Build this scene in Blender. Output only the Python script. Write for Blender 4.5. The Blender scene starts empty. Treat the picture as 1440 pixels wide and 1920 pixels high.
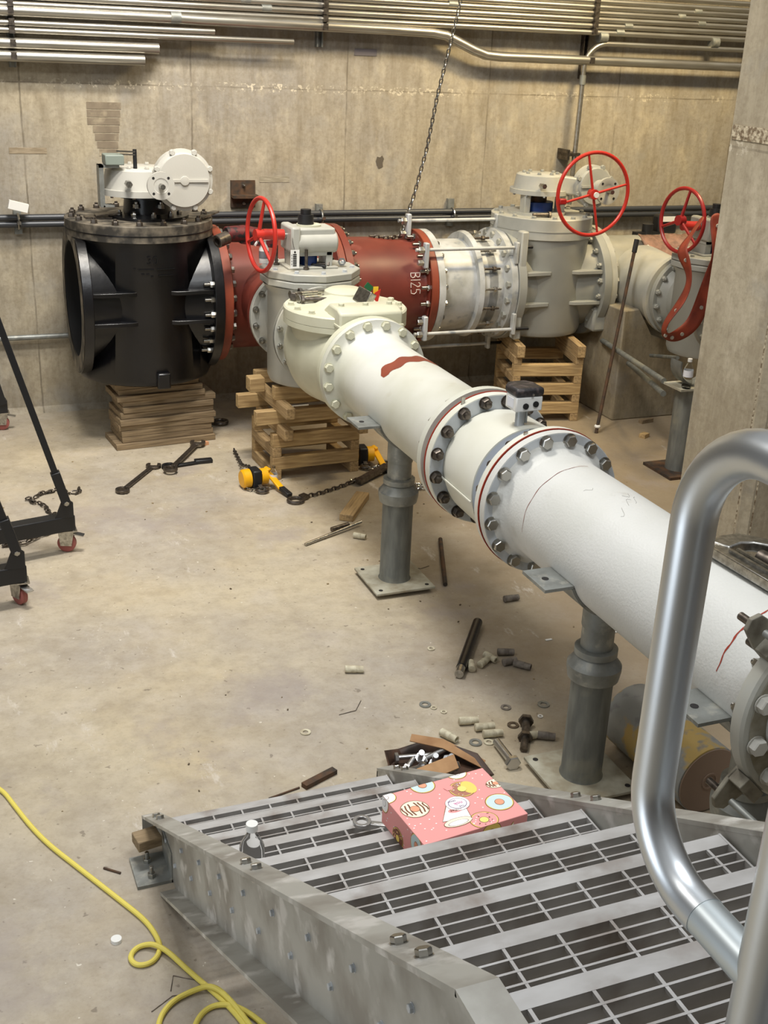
import bpy, bmesh, math, random
from mathutils import Vector, Matrix, Quaternion
R = math.radians; PI = math.pi; V = Vector
rnd = random.Random(7)
sc = bpy.context.scene; col = sc.collection

# ------------------------------------------------------------ camera
cam = bpy.data.cameras.new('camera'); co = bpy.data.objects.new('camera', cam); col.objects.link(co)
yaw, pitch, roll = -0.393, 0.388, -0.044
fwd = V((-math.sin(yaw)*math.cos(pitch), math.cos(yaw)*math.cos(pitch), -math.sin(pitch)))
rt = V((math.cos(yaw), math.sin(yaw), 0)); dn = fwd.cross(rt)
r2 = rt*math.cos(roll)+dn*math.sin(roll); d2 = -rt*math.sin(roll)+dn*math.cos(roll)
m = Matrix((r2, -d2, -fwd)).transposed().to_4x4(); m.translation = V((0, 0, 2.7)); co.matrix_world = m
cam.sensor_fit = 'VERTICAL'; cam.sensor_height = 36; cam.lens = 36*2187/1920; cam.clip_start = .05
sc.camera = co

# ------------------------------------------------------------ light
w = bpy.data.worlds.new('world'); sc.world = w; w.use_nodes = True
nt = w.node_tree; bg = nt.nodes['Background']
bg.inputs[1].default_value = 0.55
tc = nt.nodes.new('ShaderNodeTexCoord'); sp = nt.nodes.new('ShaderNodeSeparateXYZ'); rp = nt.nodes.new('ShaderNodeValToRGB')
nt.links.new(tc.outputs['Generated'], sp.inputs[0]); nt.links.new(sp.outputs['Z'], rp.inputs[0]); nt.links.new(rp.outputs[0], bg.inputs[0])
rp.color_ramp.elements[0].position = 0.0; rp.color_ramp.elements[0].color = (.12, .10, .08, 1)
e_ = rp.color_ramp.elements.new(.5); e_.color = (.42, .41, .39, 1); rp.color_ramp.elements[2].position = 0.8; rp.color_ramp.elements[2].color = (1, 1, 1, 1)
def lamp(name, loc, tgt, size, sizey, power, color, spread=180):
    l = bpy.data.lights.new(name, 'AREA'); l.shape = 'RECTANGLE'; l.size = size; l.size_y = sizey; l.energy = power; l.color = color; l.spread = R(spread)
    o = bpy.data.objects.new(name, l); col.objects.link(o); o.location = loc
    o.rotation_euler = (V(tgt)-V(loc)).to_track_quat('-Z', 'Y').to_euler(); return o
lamp('ceiling_lamp', (1.0, 5.0, 5.6), (.9, 6.4, 0), 1.3, .5, 150, (1, .96, .9), 125)
lamp('ceiling_lamp', (5.4, 6.3, 4.8), (5.2, 8.65, 2.3), 1.2, .4, 135, (1, .80, .46), 130)
lamp('ceiling_lamp', (1.6, 1.4, 5.8), (1.6, 2.8, 0), 1.6, .8, 95, (.93, .97, 1), 140)
lamp('ceiling_lamp', (1.6, 6.4, 5.2), (1.7, 8.65, 1.9), 1.6, .3, 85, (1, .93, .82), 120)
lamp('ceiling_lamp', (-1.5, 3.0, 5.4), (0.2, 4.5, 0), 1.4, .6, 55, (1, .97, .92))
lamp('daylight_left', (-3.8, 1.3, 1.5), (1.2, 1.6, 1.3), 2.4, 2.6, 80, (.86, .93, 1))  # daylight from the left; unseen opening added and shaped to streak the handrail
sc.view_settings.view_transform = 'Standard'; sc.view_settings.look = 'None'; sc.view_settings.gamma = 1
sc.view_settings.use_curve_mapping = False
sc.view_settings.exposure = -0.3

# ------------------------------------------------------------ materials
def lin(c): c /= 255.; return c/12.92 if c <= .04045 else ((c+.055)/1.055)**2.4
def C3(c): return tuple(lin(x) for x in c)+(1,)
def mk(name, c, rough=.5, metal=0., c2=None, scale=8, stretch=(1, 1, 1), bump=0., bscale=60, lo=.35, hi=.65, detail=6, c3=None, s3=30, lo3=.6, hi3=.7, bdist=.01, coat=0., trans=0.):
    mt = bpy.data.materials.new(name); mt.use_nodes = True; n = mt.node_tree; N = n.nodes; L = n.links
    b = N['Principled BSDF']; b.inputs['Roughness'].default_value = rough; b.inputs['Metallic'].default_value = metal
    b.inputs['Base Color'].default_value = C3(c)
    if coat: b.inputs['Coat Weight'].default_value = coat
    if trans: b.inputs['Transmission Weight'].default_value = trans
    t = N.new('ShaderNodeTexCoord'); mp = N.new('ShaderNodeMapping'); mp.inputs['Scale'].default_value = stretch
    L.new(t.outputs['Object'], mp.inputs[0])
    out = None
    def noise(s, lo, hi, use=mp.outputs[0], d=detail):
        a = N.new('ShaderNodeTexNoise'); a.inputs['Scale'].default_value = s; a.inputs['Detail'].default_value = d
        L.new(use, a.inputs['Vector']); r = N.new('ShaderNodeMapRange'); r.inputs[1].default_value = lo; r.inputs[2].default_value = hi
        L.new(a.outputs[0], r.inputs[0]); return r.outputs[0]
    def mix(f, a, bcol):
        x = N.new('ShaderNodeMix'); x.data_type = 'RGBA'; L.new(f, x.inputs[0])
        if isinstance(a, tuple): x.inputs[6].default_value = a
        else: L.new(a, x.inputs[6])
        x.inputs[7].default_value = bcol; return x.outputs[2]
    out = C3(c)
    if c2: out = mix(noise(scale, lo, hi), out, C3(c2))
    if c3: out = mix(noise(s3, lo3, hi3, t.outputs['Object']), out, C3(c3))
    if c2 or c3: L.new(out, b.inputs['Base Color'])
    if bump:
        a = N.new('ShaderNodeTexNoise'); a.inputs['Scale'].default_value = bscale; a.inputs['Detail'].default_value = 4; L.new(mp.outputs[0], a.inputs['Vector'])
        bp = N.new('ShaderNodeBump'); bp.inputs['Strength'].default_value = bump; bp.inputs['Distance'].default_value = bdist
        L.new(a.outputs[0], bp.inputs['Height']); L.new(bp.outputs[0], b.inputs['Normal'])
    mt['x'] = 1
    return mt
BLACK = mk('black_paint', (11, 11, 13), .3, c2=(18, 18, 21), scale=4, bump=.1, bscale=20)
BLACKLID = mk('dusty_black_paint', (52, 49, 44), .6, c2=(128, 119, 104), scale=11, lo=.42, hi=.7)
BLKMAT = mk('black_powder_coat', (22, 23, 26), .42)
GREY = mk('light_grey_paint', (176, 176, 168), .42, c2=(160, 160, 152), scale=5, c3=(190, 186, 170), s3=3, lo3=.5, hi3=.7)
GREYD = mk('weathered_grey_paint', (164, 165, 160), .4, c2=(196, 198, 198), scale=7, c3=(120, 128, 138), s3=11, lo3=.58, hi3=.75)
GREYB = mk('grey_valve_paint', (160, 160, 152), .42, c2=(146, 147, 140), scale=3, bump=.05, bscale=90)
SILVER = mk('silver_grey_paint', (188, 186, 178), .45, bump=.05, bscale=150)
CREAM = mk('cream_white_paint', (202, 201, 180), .45, c2=(188, 186, 162), scale=4, bump=.05, bscale=60)
WHITE = mk('white_pipe_paint', (202, 202, 196), .5, c2=(210, 210, 206), scale=3, c3=(188, 186, 178), s3=9, lo3=.62, hi3=.8, bump=.35, bscale=110, bdist=.004)
WHITE2 = mk('dusty_white_pipe_paint', (192, 192, 176), .5, c2=(212, 212, 204), scale=2, c3=(186, 182, 164), s3=7, lo3=.6, hi3=.8, bump=.15, bscale=110, bdist=.003)
RIMW = mk('bright_white_paint', (218, 218, 208), .45, c2=(208, 207, 192), scale=3)
GALVF = mk('grey_blue_flange_paint', (176, 182, 186), .38, .2, c2=(196, 200, 204), scale=8, c3=(150, 150, 144), s3=16, lo3=.6, hi3=.75)
GREYBLUE = mk('pale_blue_grey_lining', (184, 190, 198), .45)
RED = mk('red_oxide_primer', (118, 52, 40), .42, c2=(98, 42, 34), scale=3, c3=(150, 92, 82), s3=5, lo3=.6, hi3=.85)
RUST = mk('orange_red_primer', (142, 66, 42), .5, c2=(120, 54, 38), scale=6)
GASK = mk('red_rubber', (150, 62, 38), .6, c2=(120, 46, 30), scale=10)
GASKT = mk('red_gasket_edge', (150, 50, 30), .6)
WHEEL = mk('red_handwheel_enamel', (184, 46, 36), .35)
WHEELD = mk('dark_red_handwheel_enamel', (156, 30, 28), .35)
STEEL = mk('zinc_steel', (190, 188, 182), .28, 1., c2=(150, 148, 142), scale=60)
CHROME = mk('bright_steel', (190, 190, 190), .3, 1.)
DSTEEL = mk('dark_oily_steel', (84, 78, 72), .4, .9, c2=(120, 112, 104), scale=50)
GALV = mk('galvanised_steel', (150, 153, 150), .5, .55, c2=(128, 130, 126), scale=14, c3=(178, 176, 166), s3=20, lo3=.55, hi3=.75)
GALVS = mk('stair_galvanising', (176, 175, 168), .5, .3, c2=(146, 142, 134), scale=6, lo=.42, hi=.62, c3=(206, 204, 199), s3=11, lo3=.56, hi3=.68)
GALVT = mk('tread_galvanising', (186, 185, 184), .55, .3, c2=(162, 159, 156), scale=18, stretch=(.4, 1, 1), c3=(134, 124, 116), s3=6, lo3=.56, hi3=.72)
POST = mk('dusty_galvanised_post', (128, 130, 124), .6, .3, c2=(104, 106, 102), scale=10, stretch=(3, 3, .6), c3=(156, 152, 132), s3=5, lo3=.55, hi3=.8)
PLATE = mk('dusty_galvanised_plate', (186, 184, 168), .6, .1, c2=(150, 142, 122), scale=12)
RAIL = mk('aluminium_pipe_rail', (220, 224, 226), .36, 1., c2=(206, 212, 218), scale=3)
COND = mk('conduit_zinc', (188, 186, 178), .32, .85, c2=(166, 160, 148), scale=12, stretch=(.3, 3, 3))
BCOND = mk('dark_conduit', (66, 68, 72), .4, .3)
WOODX = mk('pine_x', (192, 164, 116), .75, c2=(152, 124, 84), scale=14, stretch=(.35, 5, 5), c3=(120, 84, 50), s3=4, lo3=.66, hi3=.74, bump=.1)
WOODY = mk('pine_y', (182, 154, 110), .75, c2=(138, 114, 80), scale=14, stretch=(5, .35, 5), c3=(120, 84, 50), s3=4, lo3=.66, hi3=.74, bump=.1)
BOARD = mk('weathered_board', (150, 130, 100), .8, c2=(112, 94, 70), scale=12, stretch=(.4, 6, 6), bump=.15)
YEL = mk('yellow_enamel', (232, 170, 20), .35)
HOSE = mk('yellow_rubber', (222, 206, 96), .55)
PINK = mk('pink_card', (238, 160, 156), .65)
CARD = mk('brown_cardboard', (176, 138, 98), .8, c2=(150, 112, 76), scale=12)
CARDD = mk('oil_soaked_cardboard', (84, 58, 42), .6, c2=(40, 28, 22), scale=10)
PLUG = mk('mortar_coated_plastic', (206, 200, 176), .7, c2=(170, 160, 136), scale=40)
PLUGD = mk('dirty_plastic', (130, 122, 112), .7, c2=(96, 88, 80), scale=40)
REDW = mk('red_polyurethane', (150, 84, 78), .5)
BLUE = mk('blue_enamel', (20, 50, 110), .4)
RUSTY = mk('rusted_steel', (96, 70, 50), .7, .3, c2=(60, 54, 48), scale=18)
DRUMY = mk('chipped_yellow_drum_paint', (164, 166, 164), .5, .3, c2=(204, 176, 110), scale=6, lo=.53, hi=.58, c3=(140, 140, 140), s3=18, lo3=.55, hi3=.7)
TAN = mk('brown_drum_end', (146, 124, 106), .7)
BLKP = mk('black_plastic', (24, 24, 26), .5)
WPL = mk('white_plastic', (228, 228, 224), .4)
PLASTIC = mk('clear_film', (190, 150, 130), .25, c2=(150, 120, 104), scale=20, bump=.6, bscale=30, trans=.35)
LABEL = mk('white_label', (225, 228, 235), .5)
INK = mk('black_ink', (25, 22, 22), .7)
CHALK = mk('chalk_white', (226, 216, 208), .9)
BOREM = mk('bore_black', (8, 8, 8), .8)
PCLEAR = bpy.data.materials.new('clear_bottle_plastic'); PCLEAR.use_nodes = True
_b = PCLEAR.node_tree.nodes['Principled BSDF']; _b.inputs['Transmission Weight'].default_value = 1; _b.inputs['Roughness'].default_value = .05; _b.inputs['IOR'].default_value = 1.15; _b.inputs['Base Color'].default_value = (.95, .97, .97, 1)

def concrete(name, base, tint, dark, wall=True):
    mt = bpy.data.materials.new(name); mt.use_nodes = True; n = mt.node_tree; N = n.nodes; L = n.links; b = N['Principled BSDF']
    b.inputs['Roughness'].default_value = .85 if wall else .6
    t = N.new('ShaderNodeTexCoord'); O = t.outputs['Object']
    def noise(s, lo, hi, st=(1, 1, 1), d=8, off=(0, 0, 0), rough=.6):
        mp = N.new('ShaderNodeMapping'); mp.inputs['Scale'].default_value = st; mp.inputs['Location'].default_value = off; L.new(O, mp.inputs[0])
        a = N.new('ShaderNodeTexNoise'); a.inputs['Scale'].default_value = s; a.inputs['Detail'].default_value = d; a.inputs['Roughness'].default_value = rough
        L.new(mp.outputs[0], a.inputs['Vector']); r = N.new('ShaderNodeMapRange'); r.inputs[1].default_value = lo; r.inputs[2].default_value = hi
        L.new(a.outputs[0], r.inputs[0]); return r.outputs[0]
    def mth(op, a, bb=None, cc=None):
        x = N.new('ShaderNodeMath'); x.operation = op
        for i, q in enumerate((a, bb, cc)):
            if q is None: continue
            if isinstance(q, (int, float)): x.inputs[i].default_value = q
            else: L.new(q, x.inputs[i])
        return x.outputs[0]
    def mix(f, a, c):
        x = N.new('ShaderNodeMix'); x.data_type = 'RGBA'
        if isinstance(f, float): x.inputs[0].default_value = f
        else: L.new(f, x.inputs[0])
        if isinstance(a, tuple): x.inputs[6].default_value = a
        else: L.new(a, x.inputs[6])
        x.inputs[7].default_value = c; return x.outputs[2]
    o = C3(base)
    if wall:
        o = mix(noise(1.1, .35, .65, (1, 1, 1), 3), o, C3(tint))
        o = mix(mth('MULTIPLY', noise(5, .45, .75, (2.2, 2.2, .5), off=(2, 2, 2)), .6), o, C3(dark))
        o = mix(mth('MULTIPLY', noise(9, .5, .78, (4, 4, .35)), .3), o, C3(dark))
        o = mix(mth('MULTIPLY', noise(22, .5, .8, (3.5, 3.5, .35), off=(4, 0, 2)), .14), o, C3(tuple(min(255, x+38) for x in base)))
        o = mix(mth('MULTIPLY', noise(26, .45, .75, rough=.75), .6), o, C3(dark))
        o = mix(mth('MULTIPLY', noise(6, .52, .7, (1, 1, .6), off=(3, 9, 1), rough=.7), .5), o, C3(tuple(min(255, x+26) for x in base)))
        o = mix(mth('MULTIPLY', noise(2.4, .55, .7, off=(7, 3, 1)), .5), o, C3((150, 148, 142)))
        sx = N.new('ShaderNodeSeparateXYZ'); L.new(O, sx.inputs[0])
        wob = noise(3, 0, 1, d=3)
        xx = mth('ADD', sx.outputs[0], mth('MULTIPLY', wob, .03))
        sm = mth('MODULO', mth('ADD', xx, 11.47), 1.17)
        ln = mth('LESS_THAN', mth('ABSOLUTE', mth('SUBTRACT', sm, .585)), .006)
        zz = mth('ABSOLUTE', mth('SUBTRACT', mth('ADD', sx.outputs[2], mth('MULTIPLY', wob, .02)), 2.318))
        hz = mth('LESS_THAN', zz, .005)
        pits = mth('MULTIPLY', mth('MULTIPLY', mth('LESS_THAN', zz, .03), noise(38, .56, .6, d=3)), noise(1.6, .4, .6, off=(5, 1, 1)))
        o = mix(mth('MULTIPLY', mth('MAXIMUM', ln, hz), mth('MULTIPLY', noise(4, .3, .6, off=(9, 3, 3)), .6)), o, C3((92, 82, 66)))
        o = mix(mth('MULTIPLY', pits, .8), o, C3((214, 204, 182)))
    else:
        o = mix(noise(.9, .38, .62, d=5, off=(3, 2, 0)), o, C3(tint))
        o = mix(mth('MULTIPLY', noise(1.3, .5, .75, d=6, off=(1, 7, 0)), .4), o, C3((184, 162, 118)))
        o = mix(mth('MULTIPLY', noise(14, .45, .75, d=8, off=(1, 4, 0), rough=.7), .5), o, C3(dark))
        o = mix(mth('MULTIPLY', noise(9, .5, .72, d=8, off=(5, 4, 0), rough=.7), .35), o, C3((200, 190, 170)))
        o = mix(mth('MULTIPLY', noise(4.5, .48, .75, off=(8, 1, 3)), .5), o, C3(dark))
        o = mix(mth('MULTIPLY', noise(2.2, .55, .75, d=9, off=(2, 5, 3)), .35), o, C3((206, 198, 188)))
        o = mix(mth('MULTIPLY', noise(60, .52, .9), .35), o, C3((112, 98, 78)))
        o = mix(mth('MULTIPLY', noise(24, .68, .72, d=2), .5), o, C3((86, 74, 60)))
        o = mix(mth('MULTIPLY', noise(33, .72, .74, d=2, off=(6, 6, 6)), .6), o, C3((226, 220, 206)))
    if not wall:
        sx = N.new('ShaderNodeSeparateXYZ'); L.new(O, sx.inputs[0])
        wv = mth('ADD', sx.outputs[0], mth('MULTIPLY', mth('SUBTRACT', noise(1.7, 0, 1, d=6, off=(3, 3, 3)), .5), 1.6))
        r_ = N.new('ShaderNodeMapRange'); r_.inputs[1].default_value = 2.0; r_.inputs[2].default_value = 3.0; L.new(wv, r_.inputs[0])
        o = mix(mth('MULTIPLY', r_.outputs[0], .72), o, C3((134, 116, 90)))  # brown-grey under and right of the pipe: floor dirt plus painted-in shade
        o = mix(mth('MULTIPLY', noise(1.1, .56, .66, d=6, off=(11, 2, 3), rough=.65), .5), o, C3((148, 138, 134)))
        o = mix(mth('MULTIPLY', noise(2.8, .62, .70, (1.6, .6, 1), d=8, off=(1, 12, 3), rough=.75), .55), o, C3((214, 208, 200)))
    L.new(o, b.inputs['Base Color'])
    a = N.new('ShaderNodeTexNoise'); a.inputs['Scale'].default_value = 35; a.inputs['Detail'].default_value = 8; L.new(O, a.inputs['Vector'])
    bp = N.new('ShaderNodeBump'); bp.inputs['Strength'].default_value = .25; bp.inputs['Distance'].default_value = .01
    L.new(a.outputs[0], bp.inputs['Height']); L.new(bp.outputs[0], b.inputs['Normal'])
    return mt
CWALL = concrete('board_formed_concrete', (172, 161, 138), (154, 148, 138), (118, 106, 84))
CCOL = concrete('column_concrete', (186, 174, 150), (170, 158, 134), (134, 120, 98))
CPIER = concrete('pier_concrete', (150, 138, 112), (130, 120, 100), (104, 92, 72))
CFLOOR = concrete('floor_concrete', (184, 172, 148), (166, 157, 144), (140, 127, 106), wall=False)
CROUGH = mk('exposed_aggregate', (206, 192, 164), .9, c2=(130, 112, 88), scale=45, lo=.42, hi=.58, bump=1, bscale=60)

# ------------------------------------------------------------ mesh builder
WT = {}
def basis(d):
    d = V(d).normalized(); u = V((0, 0, 1)) if abs(d.z) < .9 else V((1, 0, 0))
    x = u.cross(d).normalized(); return x, d.cross(x), d
class MB:
    def __init__(s): s.v = []; s.f = []
    def add(s, vs, fs):
        k = len(s.v); s.v += [tuple(x) for x in vs]; s.f += [tuple(i+k for i in f) for f in fs]; return s
    def box(s, c, d, rot=None):
        vs = []
        for x in (-.5, .5):
            for y in (-.5, .5):
                for z in (-.5, .5):
                    p = V((x*d[0], y*d[1], z*d[2]))
                    if rot is not None: p = rot @ p
                    vs.append(V(c)+p)
        return s.add(vs, [(0, 1, 3, 2), (4, 6, 7, 5), (0, 4, 5, 1), (2, 3, 7, 6), (0, 2, 6, 4), (1, 5, 7, 3)])
    def bb(s, x0, x1, y0, y1, z0, z1): return s.box(((x0+x1)/2, (y0+y1)/2, (z0+z1)/2), (abs(x1-x0), abs(y1-y0), abs(z1-z0)))
    def bar(s, p0, p1, w, h, up=(0, 0, 1)):
        p0, p1 = V(p0), V(p1); d = (p1-p0); L = d.length; d.normalize(); x = V(up).cross(d).normalized(); z = d.cross(x)
        return s.box((p0+p1)/2, (w, L, h), Matrix((x, d, z)).transposed())
    def lathe(s, prof, o, d, n=48, a0=0., a1=2*PI):
        x, y, z = basis(d); o = V(o); full = abs(a1-a0-2*PI) < 1e-6; m_ = n if full else n+1; k = []; vs = []
        for (t, r) in prof:
            if r < 1e-6: k.append((len(vs), 1)); vs.append(o+z*t)
            else:
                k.append((len(vs), m_))
                for i in range(m_):
                    a = a0+(a1-a0)*i/n; vs.append(o+z*t+(x*math.cos(a)+y*math.sin(a))*r)
        fs = []
        for (i0, c0), (i1, c1) in zip(k, k[1:]):
            for i in range(n):
                j = (i+1) % m_ if full else i+1
                if c0 == 1 and c1 == 1: continue
                if c0 == 1: fs.append((i0, i1+j, i1+i))
                elif c1 == 1: fs.append((i0+i, i0+j, i1))
                else: fs.append((i0+i, i0+j, i1+j, i1+i))
        return s.add(vs, fs)
    def cyl(s, p0, p1, r, n=24, rb=None):
        p0, p1 = V(p0), V(p1); L = (p1-p0).length; rb = r if rb is None else rb
        return s.lathe([(0, 0), (0, r), (L, rb), (L, 0)], p0, p1-p0, n)
    def ring(s, p0, d, t, ro, ri, n=48, ch=0.):
        if ch: pr = [(0, ri), (0, ro-ch), (ch, ro), (t-ch, ro), (t, ro-ch), (t, ri), (0, ri)]
        else: pr = [(0, ri), (0, ro), (t, ro), (t, ri), (0, ri)]
        return s.lathe(pr, p0, d, n)
    def tube(s, pts, r, n=8, closed=False, cap=True):
        pts = [V(p) for p in pts]; N_ = len(pts); rs = r if isinstance(r, (list, tuple)) else [r]*N_
        tan = []
        for i in range(N_):
            a = pts[(i-1) % N_] if closed or i > 0 else pts[i]; b = pts[(i+1) % N_] if closed or i < N_-1 else pts[i]
            tan.append((b-a).normalized())
        x, y, _ = basis(tan[0]); vs = []
        for i in range(N_):
            if i > 0:
                q = tan[i-1].rotation_difference(tan[i]); x = q @ x; y = q @ y
            for j in range(n):
                a = 2*PI*j/n; vs.append(pts[i]+(x*math.cos(a)+y*math.sin(a))*rs[i])
        fs = []
        for i in range(N_ if closed else N_-1):
            i2 = (i+1) % N_
            for j in range(n):
                j2 = (j+1) % n; fs.append((i*n+j, i*n+j2, i2*n+j2, i2*n+j))
        if cap and not closed: fs += [tuple(range(n))[::-1], tuple((N_-1)*n+j for j in range(n))]
        return s.add(vs, fs)
    def torus(s, c, axis, r, rr, n=40, k=8, sy=1.):
        x, y, z = basis(axis); c = V(c)
        return s.tube([c+(x*math.cos(2*PI*i/n)+y*sy*math.sin(2*PI*i/n))*r for i in range(n)], rr, k, True)
    def hexa(s, p0, d, t, r):
        x, y, z = basis(d); p0 = V(p0)
        return s.lathe([(0, 0), (0, r), (t*.85, r), (t, r*.88), (t, 0)], p0, d, 6)
    def prism(s, poly, o, ux, uy, t):
        ux, uy = V(ux), V(uy); nn = ux.cross(uy).normalized()*t; o = V(o); n = len(poly)
        a = [o+ux*p[0]+uy*p[1] for p in poly]
        return s.add(a+[p+nn for p in a], [tuple(range(n))[::-1], tuple(range(n, 2*n))]+[(i, (i+1) % n, n+(i+1) % n, n+i) for i in range(n)])
    def build(s, name, mat, parent=None, bevel=0., smooth=35, kind=None, mesh_only=False):
        me = bpy.data.meshes.new(name); me.from_pydata(s.v, [], s.f)
        bm = bmesh.new(); bm.from_mesh(me); bmesh.ops.remove_doubles(bm, verts=bm.verts, dist=1e-6)
        bmesh.ops.recalc_face_normals(bm, faces=bm.faces); bm.to_mesh(me); bm.free()
        me.polygons.foreach_set('use_smooth', [True]*len(me.polygons)); me.set_sharp_from_angle(angle=R(smooth))
        me.materials.append(mat)
        if mesh_only: return me
        o = bpy.data.objects.new(name, me); col.objects.link(o)
        WT[o] = V((0, 0, 0))
        if parent is not None: o.parent = parent; o.location = -WT[parent]
        if bevel:
            bv = o.modifiers.new('bevel', 'BEVEL'); bv.width = bevel; bv.segments = 2; bv.limit_method = 'ANGLE'; bv.angle_limit = R(50)
        if kind: o['kind'] = kind
        return o
def tag(o, label, cat, group=None, kind=None):
    o['label'] = label; o['category'] = cat
    if group: o['group'] = group
    if kind: o['kind'] = kind
    return o
def thing(name, label, cat, loc=(0, 0, 0), group=None):
    o = bpy.data.objects.new(name, None); col.objects.link(o); o.location = loc; o.empty_display_size = .1
    WT[o] = V(loc); return tag(o, label, cat, group)
def solo(name, mb, mat, label, cat, group=None, bevel=0., kind=None):
    o = mb.build(name, mat, None, bevel); return tag(o, label, cat, group, kind)
def copy_tree(o, parent=None):
    c = o.copy(); col.objects.link(c); c.parent = parent; WT[c] = WT[o]
    for ch in list(o.children): copy_tree(ch, c)
    return c
def inst(name, me, parent, p, d, spin=0., sc_=1.):
    o = bpy.data.objects.new(name, me); col.objects.link(o); o.parent = parent; o.location = V(p)-WT[parent]
    o.rotation_mode = 'QUATERNION'; o.rotation_quaternion = V((0, 0, 1)).rotation_difference(V(d).normalized()) @ Quaternion((0, 0, 1), spin)
    o.scale = (sc_,)*3; WT[o] = V(p); return o
def text(s, size, mat, name, parent, o, ux, uy, ext=.001, bend=None, kind=None):
    cu = bpy.data.curves.new('t', 'FONT'); cu.body = s; cu.size = size; cu.extrude = ext; cu.align_x = 'CENTER'; cu.align_y = 'CENTER'
    ob = bpy.data.objects.new('t', cu); col.objects.link(ob); dg = bpy.context.evaluated_depsgraph_get()
    me = bpy.data.meshes.new_from_object(ob.evaluated_get(dg)); bpy.data.objects.remove(ob); bpy.data.curves.remove(cu)
    ux, uy, o = V(ux).normalized(), V(uy).normalized(), V(o); uz = ux.cross(uy)
    for v in me.vertices:
        p = v.co.copy()
        if bend: v.co = bend(p)
        else: v.co = o+ux*p.x+uy*p.y+uz*p.z
    me.materials.clear(); me.materials.append(mat); me.name = name
    t = bpy.data.objects.new(name, me); col.objects.link(t); WT[t] = V((0, 0, 0))
    if parent is not None: t.parent = parent; t.location = -WT[parent]
    return t

# shared fasteners (unit = across-corner radius 1 -> scaled); local +Z points away from the flange face
def mesh_bolt(name, mat, kind):
    b = MB()
    if kind == 'head': b.lathe([(0, 0), (0, 1.15), (.12, 1.15), (.12, 0)], (0, 0, 0), (0, 0, 1), 16); b.hexa((0, 0, .12), (0, 0, 1), .85, 1)
    elif kind == 'nut':
        b.lathe([(0, 0), (0, 1.15), (.12, 1.15), (.12, 0)], (0, 0, 0), (0, 0, 1), 16); b.hexa((0, 0, .12), (0, 0, 1), 1.05, 1); b.lathe([(1.1, .55), (1.75, .52), (1.8, .42), (1.8, 0)], (0, 0, 0), (0, 0, 1), 12)
    elif kind == 'stud':
        b.hexa((0, 0, 0), (0, 0, 1), 1.1, 1); b.lathe([(1.0, .55), (2.9, .52), (3, .4), (3, 0)], (0, 0, 0), (0, 0, 1), 12)
    return b.build(name, mat, mesh_only=True)
BH_G = mesh_bolt('bolt', GALVF, 'head'); BH_C = mesh_bolt('bolt', CREAM, 'head'); BN_S = mesh_bolt('nut', STEEL, 'nut'); BN_D = mesh_bolt('nut', DSTEEL, 'nut')
BH_S = mesh_bolt('bolt', STEEL, 'head'); BS_S = mesh_bolt('nut', STEEL, 'stud'); BH_GR = mesh_bolt('bolt', GREYB, 'head'); BN_GR = mesh_bolt('nut', GREYB, 'nut'); BH_SV = mesh_bolt('bolt', SILVER, 'head')
def ring_bolts(parent, me, c, axis, r, N, size, phase=.5, keep=None, name='bolt'):
    # angle measured from straight down, towards -X (axis +-Y) or -Y (axis +-X)
    c = V(c); axis = V(axis)
    for k in range(N):
        if keep and k not in keep: continue
        a = 2*PI*(k+phase)/N
        if abs(axis.y) > .5: p = c+V((-r*math.sin(a), 0, -r*math.cos(a)))
        elif abs(axis.x) > .5: p = c+V((0, -r*math.sin(a), -r*math.cos(a)))
        else: p = c+V((-r*math.sin(a), -r*math.cos(a), 0))
        inst(name, me, parent, p, axis, rnd.random()*3, size)

# ============================================================ setting
def struct(name, mb, mat, **k): o = mb.build(name, mat, None, **k); o['kind'] = 'structure'; return o
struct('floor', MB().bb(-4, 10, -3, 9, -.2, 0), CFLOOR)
struct('wall_back', MB().bb(-4, 10, 8.65, 8.95, 0, 5.9), CWALL)
struct('trim_1', MB().prism([(0, 0), (.05, 0), (0, .04)], (-4, 8.65, 0), (0, -1, 0), (0, 0, 1), -9.0), CWALL)
clm = MB(); xc, yn, yf = 3.4, 3.93, 4.42
clm.prism([(xc, yf), (xc, yn+.035), (xc+.035, yn), (xc+.62, yn), (xc+.62, yf)], (0, 0, 0), (1, 0, 0), (0, 1, 0), 5.9)
struct('wall_right', clm, CCOL)
struct('trim_2', MB().prism([(xc-.004, yn+.05), (xc+.05, yn-.004), (xc+.05, yn+.02), (xc+.02, yn+.05)], (0, 0, .02), (1, 0, 0), (0, 1, 0), 1.75), CROUGH)
struct('trim_3', MB().bb(xc-.004, xc+.01, yn+.05, yf-.01, 2.34, 2.40), CROUGH)
struct('wall_pier', MB().prism([(4.93, 0), (4.93, .86), (5.06, .87), (5.2, .66), (5.5, .57), (9, .52), (9, 0)], (0, 7.36, 0), (1, 0, 0), (0, 0, 1), -1.29), CPIER, bevel=.01)

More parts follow.
